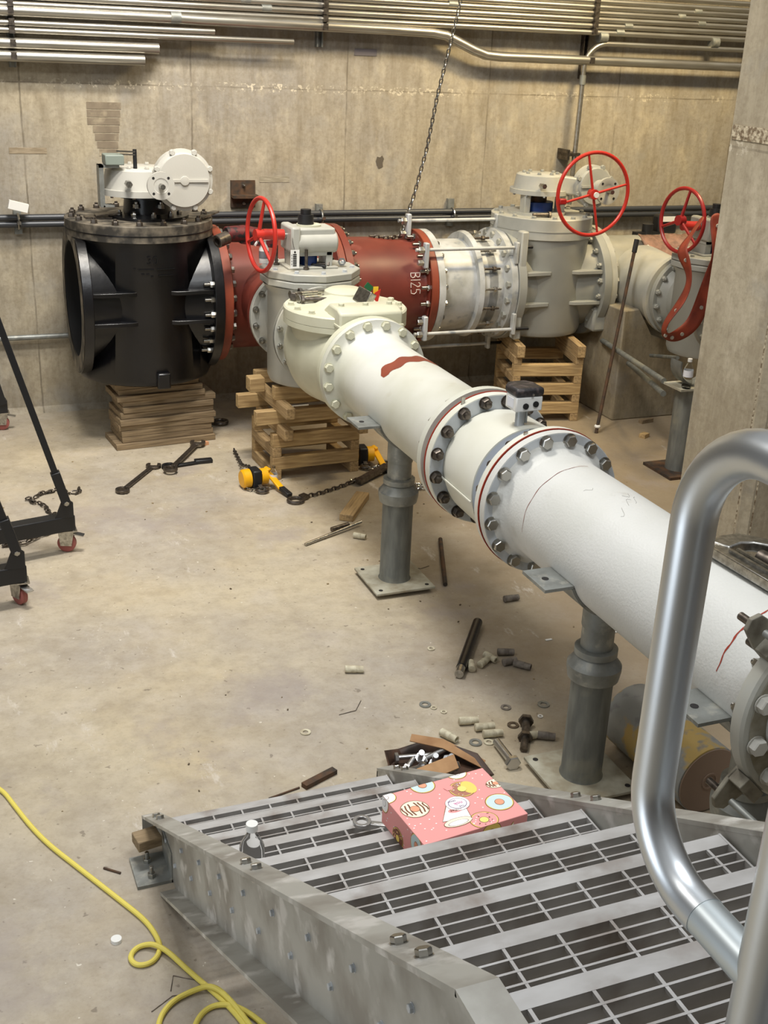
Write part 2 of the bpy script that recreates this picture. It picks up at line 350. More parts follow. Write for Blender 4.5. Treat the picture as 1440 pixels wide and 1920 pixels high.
# worn marks and sticker on the wall
def patch(x0, x1, z0, z1, c, nm, lab, cat):
    mt = mk(nm, c, .9, c2=tuple(min(255, q+22) for q in c), scale=14, stretch=(1, 1, 9), lo=.45, hi=.6)
    return solo(nm, MB().bb(x0, x1, 8.6475, 8.651, z0, z1), mt, lab, cat)
gs = thing('ground_patch', 'dark ground-down patch with pale lines on the wall above the black valve', 'wall patch', (1.35, 8.65, 2.0))
pm = mk('ground_concrete', (134, 122, 104), .9, c2=(118, 106, 90), scale=12, c3=(168, 156, 132), s3=9, lo3=.5, hi3=.66)
for i in range(7):
    MB().bb(1.235+.012*i*(i > 2), 1.47-.006*i, 8.6475, 8.651, 2.145-.052*i, 2.19-.052*i).build('strip', pm, gs)
patch(.70, .95, 1.845, 1.885, (136, 122, 100), 'wall_scuff', 'thin brown scuffed strip on the wall left of the black valve', 'wall scuff')
patch(2.47, 2.70, 1.648, 1.69, (142, 134, 116), 'wall_repair', 'grey patched strip on the wall right of the rusty angle bracket', 'wall patch')
st = solo('wall_sticker', MB().bb(3.19, 3.365, 8.645, 8.651, 2.552, 2.598), mk('grey_label', (120, 114, 116), .6), 'small grey label stuck high on the wall below the conduits', 'label')
solo('wall_hole', MB().prism([(-.03, .0), (-.02, .035), (.005, .03), (.02, .045), (.035, .02), (.025, -.01), (.03, -.04), (-.005, -.055), (-.02, -.03)], (3.42, 8.651, 1.80), (1, 0, 0), (0, 0, 1), .004), mk('dark_recess', (92, 84, 72), .9), 'dark broken-out hole in the wall left of the hanging chain', 'hole')

# ============================================================ conduits
def conduit(pts, r, label, group='conduits along the wall', coup=(), name='conduit', mat=COND):
    t = thing(name, label, 'conduit', pts[0], group)
    MB().tube(pts, r, 14).build('pipe', mat, t)
    for c in coup:
        MB().cyl((c-.035, pts[0][1], pts[0][2]), (c+.035, pts[0][1], pts[0][2]), r*1.18, 14).build('coupling', GALV, t)
    return t
YC = 8.52
def arc(c, r, a0, a1, n=8, u=(1, 0, 0), v=(0, 0, 1)):
    return [V(c)+V(u)*r*math.cos(a0+(a1-a0)*i/n)+V(v)*r*math.sin(a0+(a1-a0)*i/n) for i in range(n+1)]
conduit([(-3, YC, 2.478), (1.62, YC, 2.472)], .036, 'lowest of the thick conduits at upper left, ending in a plain cut', name='conduit')
conduit([(-3, YC, 2.555), (1.72, YC, 2.55)], .036, 'thick conduit at upper left, second from the bottom with a cut end')
conduit([(-3, YC, 2.635), (2.68, YC, 2.627)], .0195, 'thin conduit ending below the long bundle, the lower of the thin pair')
conduit([(-3, YC, 2.682), (2.11, YC, 2.672)], .0195, 'thin conduit at upper left, the upper and shorter of the thin pair')
conduit([(-3, YC, 2.752), (1.86, YC, 2.745), (2.0, YC, 2.742), (3.4, YC, 2.735), (3.75, YC, 2.728), (3.86, YC, 2.715), (4.1, YC, 2.62), (4.2, YC, 2.59), (4.33, YC, 2.582), (6.6, YC, 2.572), (9.5, YC, 2.57)], .036,
        'thick conduit that dips down past the hanging chain and runs on to the column', coup=(1.84, 5.2, 6.25))
for i, (z, cp) in enumerate(((2.79, (5.35,)), (2.838, (2.48, 5.42)), (2.884, (2.33, 6.1)), (2.929, (5.9, 3.9)), (2.972, (6.05,)), (3.012, (4.4,)), (3.06, (2.0,)), (3.11, (5.0,)))):
    conduit([(-3, YC, z), (9.5, YC, z-.012)], .021, 'thin galvanised conduit of the long bundle high on the wall, %s' % (
        ['lowest of the straight ones', 'second from the bottom', 'third from the bottom', 'fourth from the bottom', 'fifth from the bottom', 'sixth from the bottom', 'seventh from the bottom', 'topmost'][i]), coup=cp)
zz = 2.705
el = [(9.5, YC, zz-.01), (5.45, YC, zz)]+arc((5.25, YC, zz-.19), .19, PI/2, PI, 8)+[(5.06, YC, 2.3), (5.055, YC, 1.9), (5.05, YC, 1.48)]
ec = conduit(el, .0195, 'conduit that elbows down off the bundle behind the large handwheel')
MB().cyl((5.06, YC, 2.40), (5.06, YC, 2.47), .025, 14).build('coupling', GALV, ec)
MB().bb(4.97, 5.09, YC-.03, 8.65, 1.86, 1.885).bb(4.97, 4.99, YC-.035, 8.65, 1.83, 1.91).build('clamp', DSTEEL, ec)
for z, nm in ((1.425, 'upper'), (1.379, 'lower')):
    conduit([(-3, 8.58, z), (9.5, 8.58, z+.005)], .0225, 'dark grey conduit, %s of the pair running behind the valves' % nm, 'dark conduit pair', mat=BCOND)
conduit([(-3, 8.6, .575), (1.3, 8.6, .577)], .02, 'grey conduit low on the wall left of the black valve', None, mat=GALV)
for x, z0, lab in ((.765, 2.40, 'strut channel holding the conduits at upper left'), (2.905, 2.60, 'strut channel behind the middle of the conduit bundle'), (5.11, 2.44, 'strut channel behind the conduits near the column')):
    t = thing('strut_channel', lab, 'strut channel', (x, 8.64, z0), 'conduit supports')
    MB().bb(x-.022, x-.014, 8.6, 8.65, z0, 3.3).bb(x+.014, x+.022, 8.6, 8.65, z0, 3.3).bb(x-.022, x+.022, 8.64, 8.65, z0, 3.3).build('channel', DSTEEL if x > 5 else GALV, t)
    for z in [q for q in ((2.475, 2.552, 2.632, 2.68, 2.75) if x < 1 else (2.735,) if x < 3 else (2.58,)) if q > z0]+[2.79, 2.838, 2.884, 2.929, 2.972, 3.012]:
        MB().bb(x-.018, x+.018, YC-.045, 8.62, z-.022, z+.022).build('clamp', DSTEEL, t)
for x, top in ((.72, 1.45), (2.93, 1.47), (4.03, 1.50), (5.08, 1.42)):
    t = thing('pipe_clamp', {.72: 'bright clamp with white block on the dark conduits at the left edge', 2.93: 'clamp on the dark conduits above the grey branch valve', 4.03: 'clamp on the dark conduits right of the hanging chain', 5.08: 'clamp on the dark conduits beside the large handwheel'}[x], 'clamp', (x, 8.6, 1.4), 'clamps on the dark conduits')
    MB().bb(x-.025, x+.025, 8.61, 8.65, 1.31, top+.02).build('back_strap', GALV, t)
    MB().torus((x, 8.58, 1.402), (1, 0, 0), .052, .008, 20, 6).bb(x-.012, x+.012, 8.50, 8.54, 1.39, 1.41).build('band', STEEL, t)
    if x < 1: MB().box((x, 8.5, 1.515), (.13, .05, .055), Matrix.Rotation(.25, 3, 'Y')).build('block', WPL, t)
t = thing('angle_bracket', 'rusty angle bracket bolted to the wall left of the red handwheel', 'bracket', (2.34, 8.64, 1.57))
MB().bb(2.245, 2.43, 8.63, 8.65, 1.47, 1.665).bb(2.245, 2.44, 8.55, 8.64, 1.545, 1.565).build('angle', RUSTY, t)
for z in (1.63, 1.50): inst('bolt', BS_S, t, (2.34, 8.63, z), (0, -1, 0), .2, .012)

# ============================================================ header line (axis along X at y 7.98)
HY, HZ = 7.98, .98
def gearbox(t, cx, cy, z, s, m, bm, disc_dx, disc_r, disc_y, disc_z, inp_dx, inp_y, inp_z, inp_r):
    g = MB().lathe([(0, 0), (0, .235*s), (.035*s, .235*s), (.035*s, .21*s), (.14*s, .19*s), (.15*s, .175*s), (.155*s, 0)], (cx, cy, z), (0, 0, 1), 48).build('gear_case', m, t)
    for k in range(10): a = 2*PI*k/10; inst('bolt', BH_S, g, (cx+.222*s*math.cos(a), cy+.222*s*math.sin(a), z), (0, 0, -1), k, .011)
    for k in range(8): a = 2*PI*k/8+.2; inst('bolt', bm, g, (cx+.13*s*math.cos(a), cy+.13*s*math.sin(a), z+.153*s), (0, 0, 1), k, .014)
    MB().cyl((cx-.1*s, cy-.2*s, z+.08*s), (cx-.1*s, cy-.26*s, z+.08*s), .02*s, 6).build('set_screw', STEEL, g)
    MB().bar((cx+.08*s, cy-.12*s, z+.085*s), (cx+disc_dx, disc_y+.08, disc_z-.02), .13*s, .13*s).build('gear_neck', m, t, bevel=.01)
    d = MB().lathe([(0, 0), (0, disc_r), (.07, disc_r), (.075, disc_r*.9), (.10, disc_r*.86), (.105, 0)], (cx+disc_dx, disc_y+.1, disc_z), (0, -1, 0), 48).build('gear_cover', m, t)
    for k in range(8): a = 2*PI*(k+.5)/8; inst('bolt', bm, d, (cx+disc_dx+disc_r*.97*math.cos(a), disc_y+.03, disc_z+disc_r*.97*math.sin(a)), (0, -1, 0), k, .018)
    MB().lathe([(0, .03), (.01, .028), (.014, 0)], (cx+disc_dx, disc_y-.003, disc_z), (0, -1, 0), 16).bb(cx+disc_dx-disc_r*.2-.1*s, cx+disc_dx+disc_r*.8, disc_y-.012, disc_y, disc_z-.008, disc_z+.008).build('boss', m, d)
    i = MB().lathe([(0, 0), (0, inp_r*.7), (.1, inp_r*.7), (.1, inp_r), (.125, inp_r), (.125, inp_r*.55), (.122, inp_r*.5), (.122, 0)], (cx+inp_dx, inp_y+.125, inp_z), (0, -1, 0), 32).build('input_flange', m, t)
    for k in range(4): a = PI/4+PI/2*k; q = V((cx+inp_dx+inp_r*.78*math.cos(a), inp_y-.001, inp_z+inp_r*.78*math.sin(a))); MB().cyl(q, q+V((0, .004, 0)), inp_r*.1, 10).build('bolt_hole', INK, i)
    MB().cyl((cx+inp_dx, inp_y, inp_z), (cx+inp_dx, inp_y-.06, inp_z), .016, 14).build('shaft', STEEL, i)

def big_valve(label, cx, x0, x1, rf, rdrum, rl, zb, zl, lt, m, lidm, bolt, N, rbc, ribs, bore, keepL, keepR, bl, flat):
    t = thing('plug_valve', label, 'valve', (cx, HY, zb))
    body = MB().lathe([(0, 0), (0, rdrum-.05), (.015, rdrum-.015), (.05, rdrum), (zl-lt-.07-zb, rdrum), (zl-lt-zb, rl-.01), (zl-lt-zb, 0)], (cx, HY, zb), (0, 0, 1), 72).build('body', m, t, smooth=40)
    for sx, xf in ((-1, x0), (1, x1)):
        th = .065
        n = 72; outer = []
        for i in range(n):
            a = 2*PI*i/n; y = rf*math.sin(a); z = rf*math.cos(a); z = min(z, flat); outer.append((y, z))
        fb = MB(); xi = xf-sx*th
        k = len(fb.v); vs = []
        for X_, ring_ in ((xf, outer), (xi, outer)): vs += [(X_, HY+p[0], HZ+p[1]) for p in ring_]
        vs += [(xf, HY+bore*math.sin(2*PI*i/n), HZ+bore*math.cos(2*PI*i/n)) for i in range(n)]
        vs += [(xi, HY+bore*math.sin(2*PI*i/n), HZ+bore*math.cos(2*PI*i/n)) for i in range(n)]
        fs = []
        for i in range(n):
            j = (i+1) % n; fs += [(i, j, n+j, n+i), (i, j, 2*n+j, 2*n+i), (n+i, n+j, 3*n+j, 3*n+i), (2*n+i, 2*n+j, 3*n+j, 3*n+i)]
        fb.add(vs, fs)
        f = fb.build('flange', m, t, bevel=.004)
        # neck between drum and flange
        MB().lathe([(0, bore+.05), (abs(xi-cx)*.9, bore+.006)], (xi, HY, HZ), (-sx, 0, 0), 48).build('neck', m, t)
        if sx < 0:
            MB().lathe([(0, bore-.002), (.80, bore-.01), (.801, 0)], (xf+.004, HY, HZ), (1, 0, 0), 48).build('bore', BOREM, t)
            if keepL: ring_bolts(f, bolt, (xf, HY, HZ), (-1, 0, 0), rbc, N, bl, keep=keepL, name='nut')
        else:
            ring_bolts(f, BS_S if bolt is BN_S else bolt, (xi, HY, HZ), (-1, 0, 0), rbc, N, .021, keep=keepR, name='nut')
        if sx < 0 and m is BLACK:
            pv = [(xf-.002, HY+p[0]*.995, HZ+p[1]*.995) for p in outer]+[(xf-.002, HY+bore*math.sin(2*PI*i/n), HZ+bore*math.cos(2*PI*i/n)) for i in range(n)]
            MB().add(pv, [(i, (i+1) % n, n+(i+1) % n, n+i) for i in range(n)]).build('flange_face', BLACKLID, f)
            ct = MB().cyl((xf-.1, HY, HZ), (xf+.78, HY, HZ), bore+.003, 72).build('cut', m); bo = body.modifiers.new('b', 'BOOLEAN'); bo.operation = 'DIFFERENCE'; bo.object = ct; bo.solver = 'EXACT'
            nm = bpy.data.meshes.new_from_object(body.evaluated_get(bpy.context.evaluated_depsgraph_get())); body.modifiers.clear(); body.data = nm; bpy.data.objects.remove(ct)
        for z in ribs:
            yf = HY-math.sqrt(max(0, rf**2-(z-HZ)**2))+.03; yd = HY-rdrum
            poly = [(xi, yf), (xi-sx*.27*(x1-x0), yd-.004), (cx+sx*.02, yd+.06), (xi, HY-.1)]
            if sx > 0: poly = poly[::-1]
            MB().prism(poly, (0, 0, z-.014), (1, 0, 0), (0, 1, 0), .028).build('rib', m, t, bevel=.004)
    lid = MB().lathe([(0, 0), (0, rl), (lt-.006, rl), (lt, rl-.008), (lt, 0)], (cx, HY, zl-lt), (0, 0, 1), 72).build('lid', lidm, t)
    MB().ring((cx, HY, zl-lt*.62), (0, 0, 1), .006, rl+.003, rl-.01, 72).build('gasket', m, lid)
    return t, lid

bv, blid = big_valve('large black 30-inch plug valve with open left port and grey gearbox on a board stack', 1.445, .985, 1.905, .5, .46, .485, .452, 1.517, .105, BLACK, BLACKLID, BN_S, 28, .45,
                     (1.085, .89), .385, None, (3, 4, 5, 6, 7, 8), .021, .43)
ring_bolts(blid, BN_D, (1.445, HY, 1.517), (0, 0, 1), .44, 18, .021, name='nut')
text('30', .075, BLACK, 'cast_number', bv, (0, 0, 0), (1, 0, 0), (0, 0, 1), .006, bend=lambda p: V((1.445+.463*math.sin(p.x/.46-.02), HY-(.461+p.z)*math.cos(p.x/.46-.02), 1.30+p.y)))
cm = MB()
for x0_, x1_, z_ in ((-.10, .0, 1.245), (.02, .14, 1.245), (.03, .13, 1.205), (-.13, -.115, 1.25), (-.08, -.06, 1.215), (-.05, -.03, 1.215), (-.02, -.005, 1.20)):
    for k in range(4):
        a0 = (x0_+(x1_-x0_)*k/4)/.46; a1 = (x0_+(x1_-x0_)*(k+1)/4)/.46; am = (a0+a1)/2
        cm.box((1.445+.461*math.sin(am), HY-.461*math.cos(am), z_), ((x1_-x0_)/4+.002, .008, .007), Matrix.Rotation(am, 3, 'Z'))
cm.build('cast_mark', BLACK, bv)
MB().bb(1.44, 1.53, 7.49, 7.56, .452, .56).build('drain_boss', BLACK, bv, bevel=.012)
MB().lathe([(0, 0), (0, .27), (.018, .27), (.02, .24), (.03, .16), (.13, .15), (.13, .2), (.145, .2), (.145, 0)], (1.5, HY-.02, 1.517), (0, 0, 1), 48).build('bonnet', BLACK, bv)
for a in (200, 235, 270, 305, 340): inst('nut', BN_S, bv, (1.5+.21*math.cos(R(a)), HY-.02+.21*math.sin(R(a)), 1.537), (0, 0, 1), a, .019)
for a in (235, 290): inst('nut', BN_S, bv, (1.5+.17*math.cos(R(a)), HY-.02+.17*math.sin(R(a)), 1.59), (0, 0, 1), a, .022)
gearbox(bv, 1.45, 7.97, 1.665, 1.12, SILVER, BH_SV, .225, .190, 7.6, 1.787, .038, 7.42, 1.778, .085)
br = MB().bb(1.17, 1.20, 7.80, 7.9, 1.60, 1.86).bb(1.17, 1.3, 7.8, 7.9, 1.845, 1.86).bb(1.19, 1.26, 7.8, 7.9, 1.60, 1.61).build('bracket', GALV, bv)
MB().bb(1.21, 1.33, 7.78, 7.92, 1.862, 1.925).build('switch_box', mk('grey_green_box', (128, 138, 130), .5), bv, bevel=.006)
MB().cyl((1.41, 7.85, 1.82), (1.41, 7.85, 1.955), .013, 10).build('indicator_rod', BLKMAT, bv)
MB().bar((1.29, 7.83, 1.945), (1.41, 7.84, 1.94), .01, .01).bar((1.31, 7.83, 1.925), (1.41, 7.84, 1.922), .01, .008).build('lever', STEEL, bv)
MB().bb(1.08, 1.25, 7.86, 7.96, 1.517, 1.53).box((1.22, 7.9, 1.545), (.15, .1, .008), Matrix.Rotation(-.1, 3, 'Y')).build('lifting_plate', DSTEEL, bv)
MB().bar((1.8, 7.75, 1.53), (1.95, 7.9, 1.55), .05, .012).build('lifting_tab', BLACKLID, bv)

# red tee with the branch flange
tt = thing('pipe_tee', 'dark red primed pipe tee bolted to the right side of the black valve', 'pipe fitting', (2.37, HY, HZ-.4))
MB().lathe([(0, .34), (0, .455), (.045, .46), (.05, .42), (.06, .385), (.80, .385), (.81, .42), (.81, .46), (.86, .46), (.86, .34)], (1.925, HY, HZ), (1, 0, 0), 72).build('barrel', RED, tt, smooth=40)
MB().lathe([(0, .23), (0, .298), (.04, .298), (.045, .235), (.5, .235)], (2.275, 7.175, .994), (0, 1, 0), 48).build('branch', RED, tt)
fl = MB().ring((1.908, HY, HZ), (1, 0, 0), .064, .465, .36, 72, .004).build('flange', RUST, tt)
ring_bolts(fl, BH_S, (1.975, HY, HZ), (1, 0, 0), .43, 28, .024, keep=range(3, 15), name='bolt')
fl2 = MB().ring((2.74, HY, HZ), (1, 0, 0), .05, .462, .36, 72, .004).build('flange', RUST, tt)
# red reducer spool
ts = thing('pipe_spool', 'dark red primed reducer spool chalked B125', 'pipe', (3.1, HY, HZ-.4))
MB().lathe([(0, .3), (0, .46), (.05, .46), (.055, .40), (.09, .365), (.3, .362), (.61, .335), (.63, .345), (.635, .40)], (2.795, HY, HZ), (1, 0, 0), 72).build('barrel', RED, ts, smooth=40)
fl = MB().ring((3.44, HY, HZ), (1, 0, 0), .055, .412, .32, 72, .004).build('flange', RUST, ts)
ring_bolts(fl, BS_S, (3.44, HY, HZ), (-1, 0, 0), .372, 20, .024, keep=(0, 1, 2, 3, 4, 5, 6, 7, 8, 9, 10), name='nut')
ring_bolts(ts, BN_S, (2.848, HY, HZ), (1, 0, 0), .432, 28, .022, keep=range(5, 17), name='nut')
def bendB(p):  # text runs down the barrel: local x -> downwards, local y -> +X
    a = R(-6)+(p.x)/.35
    return V((3.33+p.y, HY-(.352+p.z)*math.cos(a), HZ+.05-(.352+p.z)*math.sin(a)))
ck = MB(); XO = 0
for st_ in ([(0, -.5), (0, .5), (.38, .42), (.42, .2), (.3, .05), (0, .02), (.4, -.08), (.48, -.3), (.36, -.48), (0, -.5)], [(.72, .5), (.72, -.5)], [(.98, .3), (1.1, .48), (1.35, .46), (1.42, .22), (1.0, -.5), (1.5, -.48)], [(2.15, .5), (1.75, .5), (1.72, .08), (1.98, .12), (2.18, -.1), (2.1, -.42), (1.72, -.48)]):
    pp = []
    for (a_, b_), (c_, d_) in zip(st_, st_[1:]): pp += [(a_+(c_-a_)*k/4, b_+(d_-b_)*k/4) for k in range(4)]
    pp.append(st_[-1]); ck.tube([bendB(V(((p_[0]-1.1)*.068, p_[1]*.074, 0))) for p_ in pp], .0026, 5)
ck.build('chalk_marking', CHALK, ts)
# dismantling joint
tj = thing('dismantling_joint', 'pale grey flanged dismantling joint with tie rods beside the red spool', 'pipe joint', (3.8, HY, HZ-.35))
MB().lathe([(0, .3), (0, .41), (.05, .412), (.055, .345), (.06, .335), (.40, .335), (.41, .3)], (3.497, HY, HZ), (1, 0, 0), 72).build('sleeve', GREYD, tj)
MB().lathe([(0, .3), (0, .385), (.035, .395), (.045, .36), (.055, .345), (.17, .345)], (3.83, HY, HZ), (1, 0, 0), 72).build('gland_ring', GREYD, tj)
f1 = MB().lathe([(0, .345), (.12, .345), (.13, .37), (.15, .412), (.2, .412), (.2, .3)], (3.93, HY, HZ), (1, 0, 0), 72).build('flange', GREYD, tj)
ring_bolts(f1, BH_GR, (4.075, HY, HZ), (-1, 0, 0), .375, 20, .026, keep=range(0, 12), name='bolt')
ring_bolts(tj, BH_S, (3.556, HY, HZ), (1, 0, 0), .372, 20, .02, keep=(0, 1, 2, 3, 4, 5, 6, 7, 8, 9, 10), name='bolt')
for k in range(0, 12):
    a = 2*PI*(k+.2)/16
    p = V((3.875, HY-.375*math.sin(a), HZ-.375*math.cos(a)))
    MB().cyl(p, p+V((.13, 0, 0)), .009, 10).hexa(p, (-1, 0, 0), .015, .017).hexa(p+V((.07, 0, 0)), (1, 0, 0), .025, .019).build('gland_stud', DSTEEL if k % 2 else STEEL, tj)
for a in (133, 55, 180, 0):
    y = HY-.455*math.sin(R(a)); z = HZ-.455*math.cos(R(a)); q = V((0, -math.sin(R(a)), -math.cos(R(a)))); b = V((0, y, z))+q*.02
    b0 = V((3.40, b.y, b.z)); b1 = V((4.10, b.y, b.z))
    zq = V((0, 0, 1 if q.z > 0 else -1)); lg = MB().bar(b0-zq*.13, b0+zq*.05, .05, .035, (1, 0, 0)).build('lug', GALVF, tj, bevel=.008)
    lg = MB().bar(b1-zq*.12+V((.02, 0, 0)), b1+zq*.04+V((.02, 0, 0)), .05, .03, (1, 0, 0)).build('lug', GREYD, tj, bevel=.008)
    MB().cyl(b0-V((.08, 0, 0)), b1+V((.02, 0, 0)), .0125, 12).build('tie_rod', GREYD, tj)
    MB().cyl(b1+V((.02, 0, 0)), b1+V((.15, 0, 0)), .0125, 12).build('rod_thread', BLKMAT, tj)
    MB().hexa(b0-V((.02, 0, 0)), (-1, 0, 0), .04, .026).build('nut', STEEL, tj); MB().hexa(b0-V((.02, 0, 0))-zq*.09, (-1, 0, 0), .04, .022).build('nut', STEEL, tj)
# grey valve on the crib
gv, glid = big_valve('large light grey plug valve with red handwheel on a timber crib', 4.50, 4.135, 4.925, .425, .365, .385, .605, 1.497, .15, GREYB, GREY, BN_GR, 20, .375,
                     (1.105, .873), .3, None, range(2, 9), .02, .40)
ring_bolts(glid, BH_GR, (4.50, HY, 1.497), (0, 0, 1), .345, 14, .018, name='bolt')
MB().bb(4.83, 4.95, 7.62, 7.76, .64, .82).build('foot', GREYB, gv, bevel=.02)
MB().bb(4.14, 4.20, 7.6, 7.68, .62, 1.42).build('lug_bar', GREY, gv, bevel=.012)
MB().lathe([(0, 0), (0, .22), (.02, .22), (.02, .17), (.025, 0)], (4.45, HY, 1.497), (0, 0, 1), 40).build('bonnet', GREY, gv)
for a in (210, 330, 90): MB().bar((4.45+.17*math.cos(R(a)), HY+.17*math.sin(R(a)), 1.51), (4.45+.17*math.cos(R(a)), HY+.17*math.sin(R(a)), 1.65), .08, .05, (1, 0, 0)).build('yoke_leg', GREY, gv, bevel=.006)
MB().cyl((4.45, HY, 1.52), (4.45, HY, 1.585), .12, 24).build('seal_ring', BLUE, gv)
MB().cyl((4.45, HY, 1.585), (4.45, HY, 1.64), .07, 20).build('stem', RUSTY, gv)
gearbox(gv, 4.46, HY, 1.645, .95, GREY, BH_GR, .33, .15, 7.72, 1.72, .30, 7.5, 1.715, .095)

def handwheel(parent, c, axis, r, rim, mat, spokes, a0, hub=.035, dish=.0, spin_s=.010):
    c = V(c); ax = V(axis).normalized(); x, y, z = basis(ax)
    h = MB().torus(c, ax, r, rim, 56, 10).build('handwheel', mat, parent)
    for k in range(spokes):
        a = a0+2*PI*k/spokes; d = x*math.cos(a)+y*math.sin(a)
        MB().tube([c-ax*dish+d*hub*.5, c+d*(r-rim*.5)], [spin_s, spin_s*.8], 10).build('spoke', mat, h)
    MB().lathe([(0, 0), (0, hub), (.05, hub), (.05, 0)], c-ax*(dish+.025), ax, 20).build('hub', mat, h)
    return h
hw = handwheel(gv, (4.512, 7.3, 1.722), (0, -1, 0), .283, .0135, WHEEL, 4, R(14))
MB().bb(4.235, 4.29, 7.27, 7.31, 1.655, 1.695).build('handwheel_tag', WHEELD, gv, bevel=.008)
MB().cyl((4.5, 7.28, 1.721), (4.62, 7.48, 1.716), .016, 14).build('shaft', STEEL, gv)
MB().cyl((4.512, 7.26, 1.722), (4.512, 7.25, 1.722), .02, 14).build('hub_nut', WPL, gv)
# header continuing right
hp = thing('header_pipe', 'light grey header pipe running right behind the draped gasket', 'pipe', (6, HY, HZ-.33))
MB().lathe([(0, .3), (0, .415), (.05, .415), (.055, .34), (.07, .33), (4.0, .33)], (4.928, HY, HZ), (1, 0, 0), 64).build('barrel', GREY, hp)
MB().lathe([(0, .22), (0, .298), (.04, .298), (.045, .235), (.10, .24), (.55, .28)], (5.27, 7.175, 1.0), (0, 1, 0), 48).build('branch', GREY, hp)
ring_bolts(hp, BH_SV, (4.98, HY, HZ), (1, 0, 0), .375, 20, .024, keep=range(2, 10), name='bolt')

# ============================================================ 16-inch branch valves
def branch_valve(cx, label, m, group=None, loose=True):
    wz = 0 if loose else .04
    t = thing('branch_valve', label, 'valve', (cx, 6.885, .62), group); cy = 6.885; cz = .994
    MB().lathe([(0, 0), (0, .20), (.015, .235), (.05, .25), (.58, .25), (.63, .28)], (cx, cy, .635), (0, 0, 1), 56).build('body', m, t)
    for y, s in ((7.17, 1), (6.60, -1)):
        f = MB().ring((cx, y, cz), (0, -s, 0), .042, .298, .18, 56, .004).build('flange', m, t)
        MB().lathe([(0, .26), (.05, .215), (.25, .2)], (cx, y-s*.042, cz), (0, -s, 0), 40).build('neck', m, t)
        if s > 0: ring_bolts(f, BN_S if loose else BN_GR, (cx, 7.128, cz), (0, -1, 0), .27, 16, .019, keep=range(0, 9), name='nut')
        else: ring_bolts(f, BN_GR if not loose else BH_GR, (cx, 6.60, cz), (0, -1, 0), .27, 16, .018, name='nut')
    n = 10; pts = [(.31*math.cos(2*PI*(i+.5)/n), .31*math.sin(2*PI*(i+.5)/n)) for i in range(n)]
    MB().prism(pts, (cx+.02, cy+.02, 1.262), (1, 0, 0), (0, 1, 0), .045).build('body_rim', m, t, bevel=.008)
    lid = MB().prism(pts, (cx+.02, cy+.02, 1.31), (1, 0, 0), (0, 1, 0), .045).build('lid', m, t, bevel=.006)
    for k in range(10): a = 2*PI*(k+.5)/10; inst('bolt', BH_G if loose else BH_GR, lid, (cx+.02+.26*math.cos(a), cy+.02+.26*math.sin(a), 1.355), (0, 0, 1), k, .015)
    MB().bb(cx-.12, cx-.07, cy-.05, cy+.1, 1.355, 1.46).bb(cx+.10, cx+.14, cy-.05, cy+.1, 1.355, 1.46).bb(cx-.12, cx+.14, cy-.05, cy+.1, 1.43, 1.46).bb(cx-.15, cx+.17, cy-.08, cy+.13, 1.355, 1.368).build('yoke', m, t, bevel=.004)
    MB().cyl((cx+.01, cy+.03, 1.36), (cx+.01, cy+.03, 1.43), .055, 20).build('seal_ring', BLUE, t)
    MB().bb(cx-.12, cx+.155, cy-.06, cy+.13, 1.47, 1.60).bb(cx-.135, cx-.075, cy-.085, cy+.15, 1.455, 1.61).cyl((cx-.10, cy-.02, 1.51), (cx+.17, cy-.02, 1.51), .065, 24).build('gear_case', m, t, bevel=.014)
    MB().lathe([(0, 0), (0, .075), (.012, .075), (.012, 0)], (cx+.01, cy+.03, 1.60), (0, 0, 1), 24).build('cover_plate', CREAM if loose else m, t)
    MB().lathe([(0, 0), (0, .05), (.06, .047), (.06, .032), (.09, .032), (.09, 0)], (cx-.01, cy+.03, 1.61), (0, 0, 1), 20).build('indicator_cap', BLKP, t)
    MB().cyl((cx-.13, cy+.03, 1.545), (cx-.19, cy+.03, 1.545), .02, 14).build('shaft', STEEL, t)
    MB().cyl((cx-.15, cy+.03, 1.55), (cx-.28, cy+.03, 1.555), .033, 20).build('wheel_sleeve', WHEEL, t)
    handwheel(t, (cx-.295, cy+.02, 1.553+wz), (-1, -.12, .03), .215, .0135, WHEEL if loose else WHEELD, 3, R(200), .035, -.015, .012)
    MB().bb(cx-.03, cx+.13, cy-.235, cy-.2, .60, .66).build('blue_cap', BLUE, t)
    return t
brv = branch_valve(2.275, 'light grey branch valve with red handwheel and bolts on its lid, on the left crib', GREY)
branch_valve(5.30, 'light grey branch valve with dark red handwheel beside the concrete column', GREYB, loose=False)

# ============================================================ check valve
PX_, PZ_ = 2.275, .994
cv = thing('check_valve', 'cream white swing check valve with loose bolts on its round lid', 'valve', (PX_, 6.2, .62))
MB().lathe([(0, .225), (.06, .225), (.16, .235), (.34, .30), (.52, .325), (.66, .30), (.78, .235), (.88, .225)], (PX_, 5.75, PZ_), (0, 1, 0), 56).build('body', CREAM, cv, smooth=60)
MB().lathe([(0, .26), (.22, .31), (.27, .335)], (PX_, 6.2, .93), (0, 0, 1), 56).build('neck', CREAM, cv)
f = MB().ring((PX_, 5.757, PZ_), (0, 1, 0), .045, .3, .2, 56, .004).build('flange', CREAM, cv)
f = MB().ring((PX_, 6.645, PZ_), (0, -1, 0), .042, .298, .2, 56, .004).build('flange', GREY, cv)
ring_bolts(f, BN_S, (PX_, 6.603, PZ_), (0, -1, 0), .27, 16, .018, keep=range(0, 8), name='nut')
MB().lathe([(0, .33), (0, .352), (.03, .352), (.032, .345)], (PX_, 6.2, 1.175), (0, 0, 1), 56).build('body_rim', CREAM, cv)
